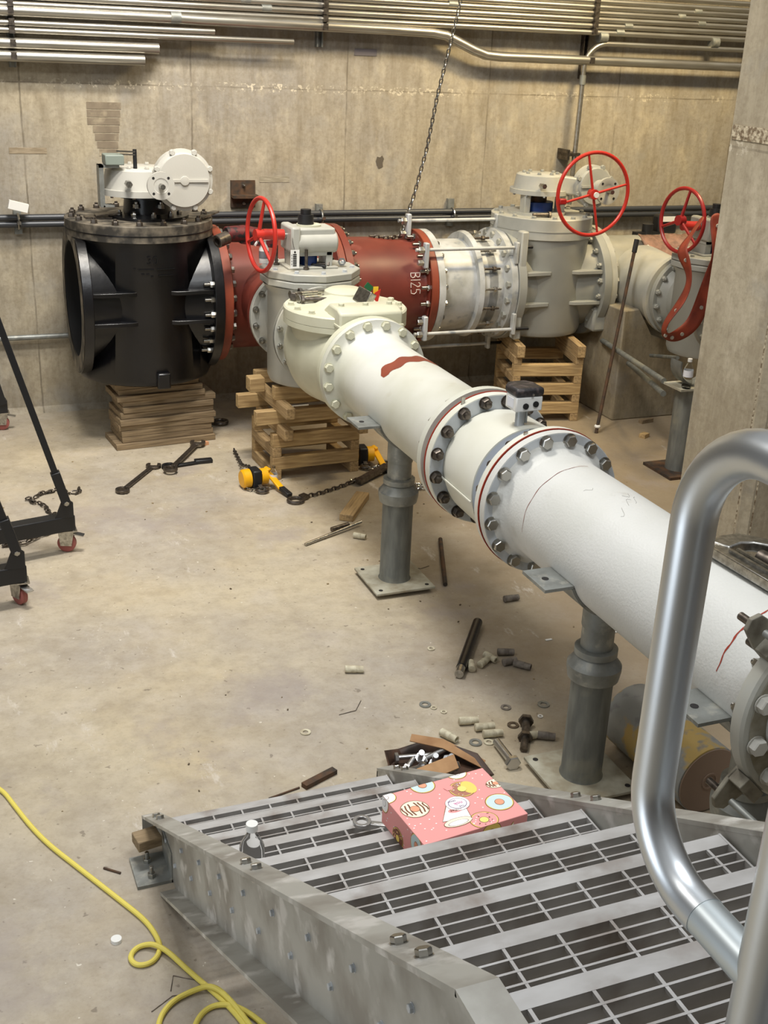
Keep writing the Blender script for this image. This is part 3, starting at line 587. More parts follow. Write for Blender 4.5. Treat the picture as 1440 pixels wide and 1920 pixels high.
cl = MB().lathe([(0, 0), (0, .352), (.05, .352), (.058, .344), (.058, .26), (.062, .25), (.07, 0)], (PX_, 6.2, 1.208), (0, 0, 1), 56).build('lid', CREAM, cv)
for k in range(16):
    a = 2*PI*(k+.5)/16
    if -2.3 < a-1.5*PI+0 < -5: continue
    if 4.0 < a < 5.4: continue
    inst('bolt', BH_C, cl, (PX_+.31*math.cos(a), 6.2+.31*math.sin(a), 1.266), (0, 0, 1), k, .019)
MB().prism([(5.81, 1.04), (5.81, 1.305), (5.86, 1.325), (6.0, 1.325), (6.08, 1.28), (6.08, 1.04)], (2.105, 0, 0), (0, 1, 0), (0, 0, 1), .365).build('hinge_box', CREAM, cv, bevel=.012)
MB().bb(2.10, 2.475, 5.80, 5.95, 1.225, 1.24).build('hinge_flange', CREAM, cv, bevel=.003)
for x in (2.15, 2.29, 2.43): inst('bolt', BH_C, cv, (x, 5.92, 1.325), (0, 0, 1), x, .016)
MB().lathe([(0, 0), (0, .13), (.045, .12), (.06, .09), (.06, 0)], (2.32, 6.33, 1.275), (0, 0, 1), 32).build('lid_boss', CREAM, cv)
gk = MB().ring((PX_, 5.7515, PZ_), (0, 1, 0), .0055, .285, .2, 56)
solo('flange_gasket', gk, RUSTY, 'thin rust-coloured gasket squeezed between check valve and white spool', 'gasket')

# ============================================================ 16-inch spools and flow meter
sa = thing('pipe_spool', 'cream to white pipe spool with a bare red strip on top', 'pipe', (PX_, 5.0, .77))
MB().lathe([(0, .19), (0, .298), (.042, .298), (.044, .262), (.06, .237), (.10, .222), (1.26, .221), (1.30, .24), (1.33, .262), (1.33, .298), (1.37, .298), (1.37, .19)], (PX_, 5.75, PZ_), (0, -1, 0), 72).build('barrel', WHITE2, sa, smooth=45)
ring_bolts(sa, BH_C, (PX_, 5.708, PZ_), (0, -1, 0), .27, 16, .024, keep=[k for k in range(16) if k not in (12, 13)])
ring_bolts(sa, BH_S, (PX_, 4.42, PZ_), (0, 1, 0), .27, 16, .022, keep=range(0, 11))
bd = MB(); n = 26; vs = []
for i in range(n+1):
    a = R(46+(140-46)*i/n); c_ = 5.19+.012*math.sin(i*.9)
    wd = .052*min(1, (n-i)/3+.35)
    for y in (c_-wd, c_+wd*.95): vs.append((PX_+.2225*math.cos(a), y, PZ_+.2225*math.sin(a)))
bd.add(vs, [(2*i, 2*i+1, 2*i+3, 2*i+2) for i in range(n)]).build('bare_strip', RUST, sa)
fm = thing('flow_meter', 'white flanged flow meter with black-topped sensor head', 'flow meter', (PX_, 4.03, .70))
MB().lathe([(0, .20), (0, .23), (.012, .236), (.05, .247), (.30, .252), (.325, .252), (.33, .20)], (PX_, 4.285, PZ_), (0, -1, 0), 72).build('body', RIMW, fm, smooth=40)
MB().lathe([(0, .25), (0, .2), (.08, .2), (.10, .22), (.125, .235)], (PX_, 3.953, PZ_), (0, -1, 0), 72).build('lining_neck', GREYBLUE, fm)
MB().bar((PX_-.247, 4.27, PZ_-.045), (PX_-.253, 3.96, PZ_-.045), .006, .006).build('weld_seam', RIMW, fm)
f = MB().ring((PX_, 4.33, PZ_), (0, -1, 0), .042, .2985, .21, 72, .002).build('flange', RIMW, fm)
MB().ring((PX_, 4.2882, PZ_), (0, -1, 0), .002, .293, .232, 72).build('flange_face', GALVF, f)
ring_bolts(f, BN_D, (PX_, 4.286, PZ_), (0, -1, 0), .27, 16, .025, keep=range(0, 16), name='nut')
f = MB().ring((PX_, 3.838, PZ_), (0, -1, 0), .04, .2985, .2, 72, .002).build('flange', RIMW, fm)
ring_bolts(f, BN_D, (PX_, 3.838, PZ_), (0, 1, 0), .27, 16, .022, keep=range(0, 12), name='nut')
MB().lathe([(0, .028), (0, .026), (.01, .02), (.10, .02)], (2.25, 4.02, 1.235), (0, 0, 1), 20).cyl((2.278, 4.02, 1.25), (2.278, 4.02, 1.32), .006, 8).build('sensor_stem', GALVF, fm)
hd = MB().prism([(2.192, 3.955), (2.312, 3.955), (2.312, 4.04), (2.285, 4.075), (2.215, 4.075), (2.192, 4.045)], (0, 0, 1.318), (1, 0, 0), (0, 1, 0), .062).build('sensor_head', WPL, fm, bevel=.006)
MB().prism([(2.188, 3.950), (2.316, 3.950), (2.316, 4.045), (2.288, 4.08), (2.212, 4.08), (2.188, 4.05)], (0, 0, 1.380), (1, 0, 0), (0, 1, 0), .036).build('head_cover', mk('dusty_black_plastic', (34, 32, 34), .5, c2=(96, 84, 82), scale=40, lo=.5, hi=.8), hd, bevel=.012)
MB().cyl((2.235, 3.956, 1.342), (2.235, 3.950, 1.342), .0125, 20).build('blind_plug', BLKP, hd); MB().cyl((2.28, 3.956, 1.348), (2.28, 3.950, 1.348), .0125, 20).build('blind_plug', BLKP, hd)
MB().cyl((2.262, 3.95, 1.39), (2.262, 3.945, 1.39), .005, 10).build('cover_screw', CHROME, hd)
MB().bb(2.1905, 2.192, 3.98, 4.03, 1.33, 1.37).build('label', LABEL, hd)
for x, y in ((2.13, 4.31), (2.17, 3.82)): MB().bb(x-.008, x+.008, y-.003, y+.003, 1.25, 1.285).build('earth_tag', STEEL, fm)
for y in (4.331, 3.796): solo('flange_gasket', MB().ring((PX_, y, PZ_), (0, 1, 0), .005, .3015, .2, 72), GASKT, 'thin red gasket edge on the %s side of the flow meter' % ('far' if y > 4 else 'near'), 'gasket', 'red meter gaskets')
sb = thing('pipe_spool', 'long white pipe spool running from the flow meter past the handrail', 'pipe', (PX_, 2.8, .77))
MB().lathe([(0, .2), (0, .298), (.038, .298), (.04, .262), (.052, .24), (.085, .224), (.10, .221), (3.3, .221)], (PX_, 3.79, PZ_), (0, -1, 0), 72).build('barrel', WHITE, sb, smooth=45)
MB().ring((PX_, 3.7525, PZ_), (0, -1, 0), .0025, .2945, .238, 72).build('flange_face', GALVF, sb)
ring_bolts(sb, BH_S, (PX_, 3.75, PZ_), (0, -1, 0), .27, 16, .025)
def scratch(a0, a1, y, wd, dy=0.):
    n = 24; vs = []
    for i in range(n+1):
        a = R(a0+(a1-a0)*i/n); ww = wd*(.35+.65*math.sin(PI*(i+.5)/(n+1))*(.6+.4*math.sin(i*1.9)))
        for s in (-1, 1): vs.append((PX_+.2222*math.cos(a), y+dy*i/n+s*ww+.002*math.sin(i*1.1), PZ_+.2222*math.sin(a)))
    MB().add(vs, [(2*i, 2*i+1, 2*i+3, 2*i+2) for i in range(n)]).build('scored_line', RUST if wd < .004 else GASKT, sb)
scratch(80, 186, 3.575, .0018); scratch(100, 172, 2.378, .0042)
for k in range(5):
    y = 3.1+rnd.random()*.5; a = 60+rnd.random()*50; vs = []
    scr = MB(); p = []
    for i in range(5): aa = R(a+i*2.2); p.append((PX_+.2215*math.cos(aa), y+.02*math.sin(i+k)-i*.006, PZ_+.2215*math.sin(aa)))
    scr.tube(p, .0006, 4).build('scuff', mk('scuff_grey', (150, 148, 142), .8) if k == 0 else bpy.data.materials['scuff_grey'], sb)

# near coupling at the right edge
cp = thing('pipe_coupling', 'grey restrained pipe coupling with bolts and tie lugs at the right edge', 'pipe coupling', (PX_, 2.15, .69))
rg = MB().ring((PX_, 2.20, PZ_), (0, -1, 0), .055, .302, .222, 72, .008).build('ring', GREY, cp)
MB().ring((PX_, 2.146, PZ_), (0, -1, 0), .004, .275, .222, 64).build('muddy_face', mk('muddy_grey', (120, 112, 92), .9, c2=(150, 146, 132), scale=18), rg)
ring_bolts(rg, BH_SV, (PX_, 2.142, PZ_), (0, -1, 0), .255, 12, .026)
ring_bolts(rg, BN_S, (PX_, 2.20, PZ_), (0, 1, 0), .27, 12, .018, phase=.1, name='nut')
MB().ring((PX_, 1.9, PZ_), (0, -1, 0), .05, .3, .22, 64, .006).build('ring', GREY, cp)
LUGM = mk('dirty_lug', (150, 146, 132), .6, .3, c2=(104, 98, 86), scale=14)
for a in (134, 224):
    q = V((math.cos(R(a)), 0, math.sin(R(a)))); c_ = V((PX_, 2.17, PZ_)); sd_ = q.cross(V((0, 1, 0)))
    MB().prism([(.23, -.045), (.34, -.045), (.41, -.03), (.425, 0), (.41, .03), (.34, .045), (.23, .045)], c_+V((0, .035, 0)), q, sd_, .016).prism([(.30, -.045), (.34, -.045), (.34, .045), (.30, .045)], c_+V((0, -.03, 0)), q, sd_, -.06).build('tie_lug', LUGM, cp, bevel=.003)
    e = c_+q*.38
    MB().cyl(e+V((0, .02, 0)), e+V((0, .10, 0)), .012, 12).build('tie_rod', DSTEEL, cp)
    MB().cyl(e+V((0, -.005, 0)), e+V((0, -.5, 0)), .011, 12).build('tie_rod', GALV, cp)
    MB().cyl(c_+q*.31+sd_*.03+V((0, .035, 0)), c_+q*.31+sd_*.03+V((0, .08, 0)), .013, 12).build('lug_bolt', DSTEEL, cp)
    MB().cyl(e+V((0, .034, 0)), e+V((0, .042, 0)), .02, 16).build('washer', CREAM if a < 180 else STEEL, cp)

# ============================================================ pipe supports
def support(cx, cy, label, rub=False):
    t = thing('pipe_support', label, 'pipe support', (cx, cy, 0), 'adjustable pipe supports')
    bp = MB().bb(cx-.165, cx+.165, cy-.17, cy+.17, .022, .036).build('base_plate', PLATE, t, bevel=.003)
    for sx in (-1, 1):
        for sy in (-1, 1):
            MB().cyl((cx+sx*.13, cy+sy*.135, .0355), (cx+sx*.13, cy+sy*.135, .0375), .011, 14).build('bolt_hole', INK, bp)
    MB().bb(cx-.13, cx+.15, cy-.13, cy+.13, 0, .022).build('shim', RUSTY, t)
    MB().lathe([(0, .086), (.012, .080), (.47, .080)], (cx, cy, .036), (0, 0, 1), 36).build('post', POST, t)
    MB().lathe([(0, 0), (0, .098), (.035, .104), (.055, .104), (.062, .098), (.095, .073), (.10, .082), (.125, .082), (.13, .07), (.13, 0)], (cx, cy, .475), (0, 0, 1), 36).build('collar', GALV, t)
    MB().lathe([(0, .062), (.09, .062), (.092, .066), (.145, .066), (.20, .066)], (cx, cy, .60), (0, 0, 1), 32).build('inner_tube', GALV, t)
    x, z = PX_, PZ_; n = 28; vs = []; a0, a1 = 203, 337
    for i in range(n+1):
        a = R(a0+(a1-a0)*i/n)
        for r in (.2225, .2325):
            for y in (cy-.085, cy+.085): vs.append((x+r*math.cos(a), y, z+r*math.sin(a)))
    fs = []
    for i in range(n):
        b = 4*i; fs += [(b, b+1, b+5, b+4), (b+2, b+3, b+7, b+6), (b, b+2, b+6, b+4), (b+1, b+3, b+7, b+5)]
    sd = MB().add(vs, fs+[(0, 1, 3, 2), (4*n, 4*n+1, 4*n+3, 4*n+2)])
    for s in (-1, 1): sd.prism([(s*.209, -.088), (s*.325, -.088), (s*.325, -.076), (s*.205, -.076)], (x, cy-.085, z), (1, 0, 0), (0, 0, 1), -.17)
    s_ = sd.build('saddle', GALV, t)
    for s in (-1, 1): MB().cyl((x+s*.278, cy, z-.0765), (x+s*.278, cy, z-.0745), .013, 14).build('ear_hole', INK, s_)
    MB().prism([(-.055, -.19), (.055, -.19), (.13, -.262+.09), (-.13, -.262+.09)], (x, cy-.005, z-.0), (1, 0, 0), (0, 0, 1), -.01).bb(x-.06, x+.06, cy-.05, cy+.05, z-.232, z-.20).build('saddle_web', GALV, t)
    return t
support(2.215, 5.16, 'galvanised pipe support under the far white spool, left of the flow meter')
support(2.25, 3.28, 'galvanised pipe support under the near white spool beside the scattered bolts')
support(2.25, 2.38, 'galvanised pipe support behind the handrail below the grey coupling')
t = thing('pipe_stand', 'dusty galvanised pipe stand with open saddle beside the concrete column', 'pipe support', (4.76, 6.25, 0))
MB().bb(4.60, 4.93, 6.09, 6.42, .0, .02).build('base_plate', RUSTY, t)
MB().cyl((4.76, 6.25, .02), (4.76, 6.25, .60), .082, 32).build('post', POST, t)
MB().bb(4.63, 4.89, 6.15, 6.35, .60, .615).build('top_plate', PLATE, t)
MB().lathe([(0, .15), (.12, .15), (.12, .14), (0, .14), (0, .15)], (4.79, 6.20, .765), (0, 1, 0), 24, a0=PI*.95, a1=PI*2.05).build('saddle', POST, t)
def bottle(loc, label, h=.2, r=.032, cap=WPL, full=False, lab=True, group=None):
    t = thing('water_bottle', label, 'bottle', loc, group); x, y, z = loc
    MB().lathe([(0, 0), (0, r*.9), (h*.04, r), (h*.3, r), (h*.34, r*.94), (h*.38, r), (h*.6, r), (h*.66, r*.97), (h*.82, r*.5), (h*.86, r*.4), (h*.93, r*.4)], loc, (0, 0, 1), 28).build('shell', PCLEAR, t)
    MB().cyl((x, y, z+h*.9), (x, y, z+h), r*.47, 20).build('cap', cap, t)
    if lab: MB().lathe([(h*.40, r*1.02), (h*.62, r*1.02)], loc, (0, 0, 1), 28).build('label', LABEL, t)
    return t
bottle((4.69, 6.18, .615), 'clear water bottle standing on the stand beside the column')
bottle((.668, 2.41, .6), 'clear water bottle with white cap on the stair tread by the left stringer', lab=False, r=.033)

# struts by the pier
for p0, p1, lab in (((4.92, 7.6, .575), (4.63, 6.35, .62), 'upper'), ((4.98, 7.3, .47), (4.64, 6.35, .53), 'lower')):
    solo('steel_strut', MB().tube([p0, p1], .02, 12), POST, 'dusty steel strut running from the pier to the stand, the %s one' % lab, 'strut', 'struts at the pier')
solo('steel_strut', MB().tube([(5.17, 7.3, .52), (4.90, 6.6, .70)], .014, 10), POST, 'short dusty steel bar crossing behind the stand with the bottle', 'strut')
rd = thing('pry_bar', 'long thin steel bar leaning against the header pipe with a pale tip', 'bar', (4.645, 7.12, 0))
MB().tube([(4.645, 7.12, .0), (4.985, 7.40, 1.36)], .013, 10).build('shaft', RUSTY, rd)
MB().tube([(4.968, 7.386, 1.29), (4.99, 7.404, 1.38)], .019, 10).build('grip', BLKP, rd)
MB().torus((4.655, 7.128, .05), (0, 0, 1), .012, .012, 14, 8).build('tip_ball', WPL, rd)

# plastic wrap and draped gasket
pw = MB(); n = 9; vs = []
for i in range(n+1):
    for j in range(n+1):
        u, v = i/n, j/n; a = R(150-95*v)
        rr = .365+.03*rnd.random(); vs.append((5.27+.48*u+.03*rnd.random(), HY-rr*math.sin(R(20+75*v)), HZ+rr*math.cos(R(20+75*v))-(.08 if j == n else 0)))
pw.add(vs, [(i*(n+1)+j, i*(n+1)+j+1, (i+1)*(n+1)+j+1, (i+1)*(n+1)+j) for i in range(n) for j in range(n)])
o = solo('plastic_wrap', pw, PLASTIC, 'crumpled clear plastic wrap lying over the header pipe by the pry bar', 'plastic wrap')
md = o.modifiers.new('s', 'SOLIDIFY'); md.thickness = .01
bx = thing('black_tool_case', 'small black tool with white label on the header pipe behind the red handwheel', 'tool', (5.62, 8.05, 1.31))
MB().bb(5.58, 5.76, 8.0, 8.1, 1.31, 1.46).build('case', BLKP, bx, bevel=.02); MB().bb(5.61, 5.73, 7.992, 8.002, 1.41, 1.45).build('label', WPL, bx)
MB().cyl((5.50, 8.03, 1.30), (5.50, 8.03, 1.39), .045, 16).bb(5.38, 5.60, 8.0, 8.06, 1.30, 1.33).build('base', BLKP, bx)
gp = [(4.98, 1.70, .045), (4.99, 1.62, .055), (4.99, 1.56, .05), (4.99, 1.481, .03), (4.995, 1.40, .03), (5.0, 1.356, .04), (5.0, 1.211, .06), (4.985, 1.065, .062), (4.963, .945, .062), (4.88, .878, .06), (4.80, .858, .055), (4.735, .88, .035), (4.705, .93, .02), (4.705, .99, .016), (4.744, 1.066, .022), (4.79, 1.15, .026), (4.818, 1.24, .02), (4.81, 1.32, .024), (4.775, 1.40, .045), (4.76, 1.45, .045), (4.79, 1.49, .022), (4.84, 1.54, .01), (4.88, 1.60, .009), (4.93, 1.67, .012)]
gt = thing('rubber_gasket', 'large red rubber flange gasket hanging twisted from the handwheel by the column', 'gasket', (4.98, 6.55, 1.6))
vs = []; cen = [V((x, 6.52-.05*math.sin(i*.5), z)) for i, (x, z, w_) in enumerate(gp)]
for i, (x, z, w_) in enumerate(gp):
    a = cen[max(0, i-1)]; b = cen[min(len(gp)-1, i+1)]; d = (b-a).normalized(); s = d.cross(V((.59, .81, 0))).normalized()
    dpt = V((.59, .81, 0))*math.sqrt(max(0, .062**2-w_**2))
    for q in (-1, 1): vs.append(cen[i]+(s*w_*.8+dpt*.7)*q)
gm = MB().add(vs, [(2*i, 2*i+1, 2*i+3, 2*i+2) for i in range(len(gp)-1)]).build('ring', GASK, gt, smooth=80)
md = gm.modifiers.new('sub', 'SUBSURF'); md.levels = md.render_levels = 2; md = gm.modifiers.new('s', 'SOLIDIFY'); md.thickness = .004
HM = mk('hole_show_through', (176, 170, 158), .9)
for i in (1, 5, 7, 9, 10, 11, 14, 18): MB().cyl(cen[i]-V((0, .014, 0)), cen[i]-V((0, .006, 0)), .013, 14).build('bolt_hole', HM, gt)

# ============================================================ timber
def timber(c, L, ax, w_, h, label, grp, rot=0., cat='timber', mt=None, name='timber_block'):
    o = thing(name, label, cat, c, grp) if False else None
    d = (L, w_, h) if ax == 'x' else (w_, L, h)
    mb_ = MB().box((0, 0, 0), d); o = mb_.build(name, mt or (WOODX if ax == 'x' else WOODY), None, .004); o.location = c; o.rotation_euler = (0, 0, rot)
    return tag(o, label, cat, grp)
def crib(org, rot, W, D, layers, where, grp):
    Rm = Matrix.Rotation(rot, 3, 'Z')
    for i, (z, h, ax, off, ln, sh) in enumerate(layers):
        for s in (0, 1):
            if ax == 'x': p = V((W/2+sh, .03 if not s else D-.03, 0)); L = W+ln
            else: p = V((.03+off if not s else W-.03, D/2-sh, 0)); L = D+ln
            p = V(org)+Rm @ p; p.z = z+h/2
            side = (('front' if not s else 'back') if ax == 'x' else ('left' if not s else 'right'))
            timber(p, L, ax, .06, h, '%s timber of the %s crib, layer %s' % (side, where, ['resting on the floor', 'second from the floor', 'third from the floor', 'fourth from the floor', 'fifth from the floor', 'sixth from the floor', 'just below the top', 'topmost'][i]), grp, rot)
crib((2.03, 6.80, 0), R(2), .60, .45, [(0, .07, 'y', 0, 0, 0), (.07, .085, 'x', 0, 0, 0), (.155, .065, 'y', 0, 0, 0), (.22, .09, 'x', 0, 0, 0), (.31, .07, 'y', .03, .14, .07), (.38, .09, 'x', 0, -.02, -.12), (.47, .07, 'y', .02, .2, .10), (.54, .085, 'x', 0, -.06, -.02)], 'left', 'left crib timbers')
crib((4.13, 7.54, 0), R(-13), .54, .56, [(0, .06, 'y', 0, 0, 0), (.06, .09, 'x', 0, 0, 0), (.15, .06, 'y', 0, 0, 0), (.21, .088, 'x', 0, 0, 0), (.298, .06, 'y', 0, 0, 0), (.358, .088, 'x', 0, 0, 0), (.446, .062, 'y', 0, 0, 0), (.508, .09, 'y', .01, .04, .01)], 'right', 'right crib timbers')
timber((1.985, 7.05, .585), .10, 'x', .10, .09, 'short pine offcut at the left end of the left crib top', None)
timber((2.36, 6.90, .63), .34, 'x', .30, .012, 'thin pine shim under the grey branch valve', None)
for i in range(11):
    x0 = [1.155, 1.20, 1.20, 1.19, 1.19, 1.20, 1.22, 1.22, 1.18, 1.20, 1.17][i]; x1 = [1.86, 1.85, 1.84, 1.86, 1.87, 1.86, 1.86, 1.88, 1.80, 1.79, 1.76][i]
    y0 = [7.64, 7.67, 7.67, 7.67, 7.66, 7.69, 7.68, 7.70, 7.68, 7.70, 7.70][i]
    o = MB().box((0, 0, 0), (x1-x0, .31, .0392)).build('plank', BOARD, None, .003); o.location = ((x0+x1)/2, y0+.17, .0205+.0408*i); o.rotation_euler = (0, 0, R(5+rnd.uniform(-1.5, 1.5)))
    tag(o, 'weathered plank under the black valve, %s' % ['bottom of the stack', 'second from the bottom', 'third from the bottom', 'fourth from the bottom', 'fifth from the bottom', 'middle of the stack', 'fifth from the top', 'fourth from the top', 'third from the top', 'second from the top', 'top of the stack'][i], 'plank', 'planks under the black valve')
timber((2.37, 6.19, .022), .40, 'y', .085, .044, 'short pine offcut lying flat on the floor left of the far pipe support', None, R(-35))

# ============================================================ stair
def nzt(y): return .157+.5826*(3.345-y)
def stringer(xw, out, label, h=.03, nzt=nzt):
    # xw = web face, out = +-1 direction the flanges point
    t = thing('stair_stringer', label, 'stair stringer', (xw, 3.2, 0), 'stair stringers')
    dp = .30; yk = 1.03; zk = nzt(yk)+h; ye = -.9
    top = [(3.46, nzt(3.46)+h), (yk, zk), (ye, zk)]
    yb = 3.13; ybk = yb-(zk-dp)/.59
    bot = [(3.46, .02), (3.30, 0.0), (yb, 0.0), (ybk, zk-dp), (ye, zk-dp)]
    web = [(a, b-.005) for a, b in top]+[(a, b+.004) for a, b in bot[::-1]]
    MB().prism([(p[0], p[1]) for p in web], (xw, 0, 0), (0, 1, 0), (0, 0, 1), .008*(1 if out > 0 else -1)).build('web', GALVS, t)
    fw = .062*out
    def fl(pts, th):
        mb = MB()
        for a, b in zip(pts, pts[1:]):
            A, B = V((0, a[0], a[1])), V((0, b[0], b[1])); n_ = (B-A).cross(V((1, 0, 0))).normalized()*th
            if n_.z > 0: n_ = -n_
            if th < 0: n_ = -n_
            vs = []
            for P in (A, B, B+n_, A+n_):
                for X_ in (xw-.0012*out, xw+fw): vs.append((X_, P.y, P.z))
            mb.add(vs, [(0, 1, 3, 2), (2, 3, 5, 4), (4, 5, 7, 6), (6, 7, 1, 0), (0, 2, 4, 6), (1, 7, 5, 3)])
        return mb
    f = fl(top, .011).build('top_flange', GALVS, t); fl([(yb+.02, .0), (ybk, zk-dp), (ye, zk-dp)], -.011).build('bottom_flange', GALVS, t)
    MB().bb(xw, xw+fw, 3.452, 3.46, .02, nzt(3.46)+h).build('end_plate', GALVS, t)
    for y in (3.34, 3.27, 2.17, 2.08, 1.28, 1.19):
        nn = V((0, .59, 1)).normalized(); p = V((xw+fw*.5, y, nzt(y)+h))
        inst('bolt', BH_S, f, p, nn, y, .013); 
        MB().hexa(p-nn*.011, -nn, .018, .015).build('nut', CHROME, t)
    return t
XL, XR = .618, 1.452
sl_ = stringer(XL, -1, 'left galvanised stair stringer with the bottle beside it, its end on the floor', nzt=lambda y: .073+.6*(3.462-y))
sr_ = stringer(XR, 1, 'right galvanised stair stringer running behind the handrail', .02)
MB().bb(.49, .618, 3.2, 3.36, 0, .012).bb(.606, .618, 3.2, 3.36, 0, .12).build('base_clip', GALV, sl_)
for y in (3.24, 3.32): inst('bolt', BS_S, sl_, (.545, y, .012), (0, 0, 1), 0, .014)
RISE, RUN = .5826*.2525, .2525
def tread(i, y, z, depth, rep):
    t = thing('stair_tread', 'grated stair tread, %s' % rep, 'stair tread', (1.04, y, z), 'grated stair treads')
    x0, x1 = XL+.004, XR-.010
    ns = MB().bb(x0, x1, y-.034, y, z-.036, z)
    ns.build('nosing', GALVT, t)
    k = 0; yy = y-.034-.025
    while yy > y-depth:
        MB().bb(x0, x1, yy-.0022, yy+.0022, z-.036, z).build('bearing_bar', GALVT, t); yy -= .0265
    for k in range(8):
        x = x0+.055+k*.1016
        if x < x1: MB().bb(x-.003, x+.003, y-depth, y-.03, z-.008, z-.0005).build('cross_rod', GALVT, t)
    for x in (x0, x1): MB().bb(x-.0025, x+.0025, y-depth, y+.001, z-.055, z+.001).build('end_plate', GALVT, t)
names = ['the lowest one', 'second from the floor', 'third from the floor, just beyond the wrench', 'fourth from the floor, carrying the bottle and wrench', 'fifth from the floor, under the pink box', 'sixth from the floor, its nosing in front of the pink box', 'seventh from the floor', 'fourth below the landing', 'third below the landing', 'second below the landing']
for i in range(10): tread(i, 3.345-RUN*i, .157+RISE*i, .248, names[i])
tread(10, 3.345-RUN*10+.005, .157+RISE*10-.01, .9, 'the long landing panel at the top, nearest the camera')
for i in range(10):
    for s in (-.06, -.20):
        y = 3.345-RUN*i+s; z = .157+RISE*i-.045
        inst('bolt', BH_G, sl_, (XL-.008, y, z), (-1, 0, 0), i, .008); inst('bolt', BH_G, sr_, (XR, y, z), (-1, 0, 0), i, .006)
solo('wood_block', MB().box((.552, 3.345, .088), (.085, .07, .04), Matrix.Rotation(R(10), 3, 'Z')), BOARD, 'short dusty wood block wedged at the foot of the left stringer', 'wood block', bevel=.003)

# handrail
RX = .724
hr = thing('handrail', 'large bent aluminium pipe handrail with post in the right foreground', 'handrail', (RX, .70, 1.5))
pts = [(RX, -.6, 2.352), (RX, .3, 2.352), (RX, .80, 2.352)]+arc((RX, .80, 2.252), .10, PI/2, 0, 10, (0, 1, 0))[0:]
pts = pts[:3]+[V(p) for p in arc((RX, .805, 2.247), .105, PI/2, 0, 12, (0, 1, 0))][1:]+[(RX, .911, 2.1), (RX, .911, 1.96)]+[V(p) for p in arc((RX, .811, 1.932), .10, 0, -PI/2, 12, (0, 1, 0))]+[(RX, .79, 1.832)]
MB().tube(pts, .0243, 32).build('rail', RAIL, hr, smooth=60)
MB().cyl((RX, .792, 1.832), (RX, .70, 1.832), .0235, 32).build('splice_sleeve', mk('pale_aluminium', (206, 214, 216), .4, .8), hr)
MB().cyl((RX, .698, 1.2), (RX, .698, 2.9), .0243, 32).build('post', RAIL, hr)
MB().cyl((RX, .698, 1.768), (RX+.35, .698, 1.768), .0235, 32).lathe([(0, .030), (.045, .028), (.05, .024)], (RX+.01, .698, 1.768), (1, 0, 0), 28).build('cross_rail', RAIL, hr)

# ============================================================ things on the stair
A = V((1.184, 2.28, 0)); th = R(6); ux = V((math.cos(th), math.sin(th), 0)); uy = V((-math.sin(th), math.cos(th), 0))
db = thing('donut_box', 'pink doughnut box printed with doughnuts and a coffee cup lying on the stair', 'box', (A.x, A.y, .745))
zt = .83
def q(a, b, z): return A+ux*a+uy*b+V((0, 0, z))
W2, D2 = .156, .1125
vs = [q(a, b, z) for z in (.746, zt) for a, b in ((-W2, -D2), (W2, -D2), (W2, D2), (-W2, D2))]
MB().add(vs, [(0, 1, 2, 3), (4, 5, 6, 7), (0, 1, 5, 4), (1, 2, 6, 5), (2, 3, 7, 6), (3, 0, 4, 7)]).build('carton', PINK, db, bevel=.0015)
def clip(p, a0, a1, b0, b1): return (min(max(p[0], a0), a1), min(max(p[1], b0), b1))
def decal(poly, zoff, mat, name, side='top', base=(0, 0)):
    pts = [clip((p[0]+base[0], p[1]+base[1]), -W2, W2, -D2, D2) if side == 'top' else clip((p[0]+base[0], p[1]+base[1]), -D2, D2, .002, .084) for p in poly]
    out = []
    for p in pts:
        if not out or (V(p)-V(out[-1])).length > 1e-5: out.append(p)
    if len(out) < 3: return
    if side == 'top': vs = [q(p[0], p[1], zt+zoff) for p in out]
    elif side == 'left': vs = [q(-W2-zoff, p[0], .746+p[1]) for p in out]
    else: vs = [q(p[0], -D2-zoff, .746+p[1]) for p in out]
    MB().add(vs, [tuple(range(len(vs)))]).build(name, mat, db)
def blob(rx, ry, n=30, wob=0., a0=0., a1=2*PI): return [(rx*(1+wob*math.sin(5*a))*math.cos(a), ry*(1+wob*math.sin(5*a))*math.sin(a)) for a in [a0+(a1-a0)*i/n for i in range(n)]]
def flat(name, c): return bpy.data.materials.get(name) or mk(name, c, .65)
OUT = flat('print_brown_line', (130, 92, 60)); CRM = flat('print_cream', (250, 240, 214)); BLU = flat('print_pale_blue', (206, 226, 228)); HOLE = flat('print_hole_peach', (240, 164, 130)); CHO = flat('print_chocolate', (120, 70, 50)); YLW = flat('print_yellow', (244, 214, 110)); PNK = flat('print_rose', (238, 162, 160)); WHT = flat('print_white', (250, 248, 246)); MAG = flat('print_magenta', (200, 70, 150)); LGR = flat('print_grey_line', (150, 130, 120)); HPK = flat('print_hole_yellow', (240, 226, 130))
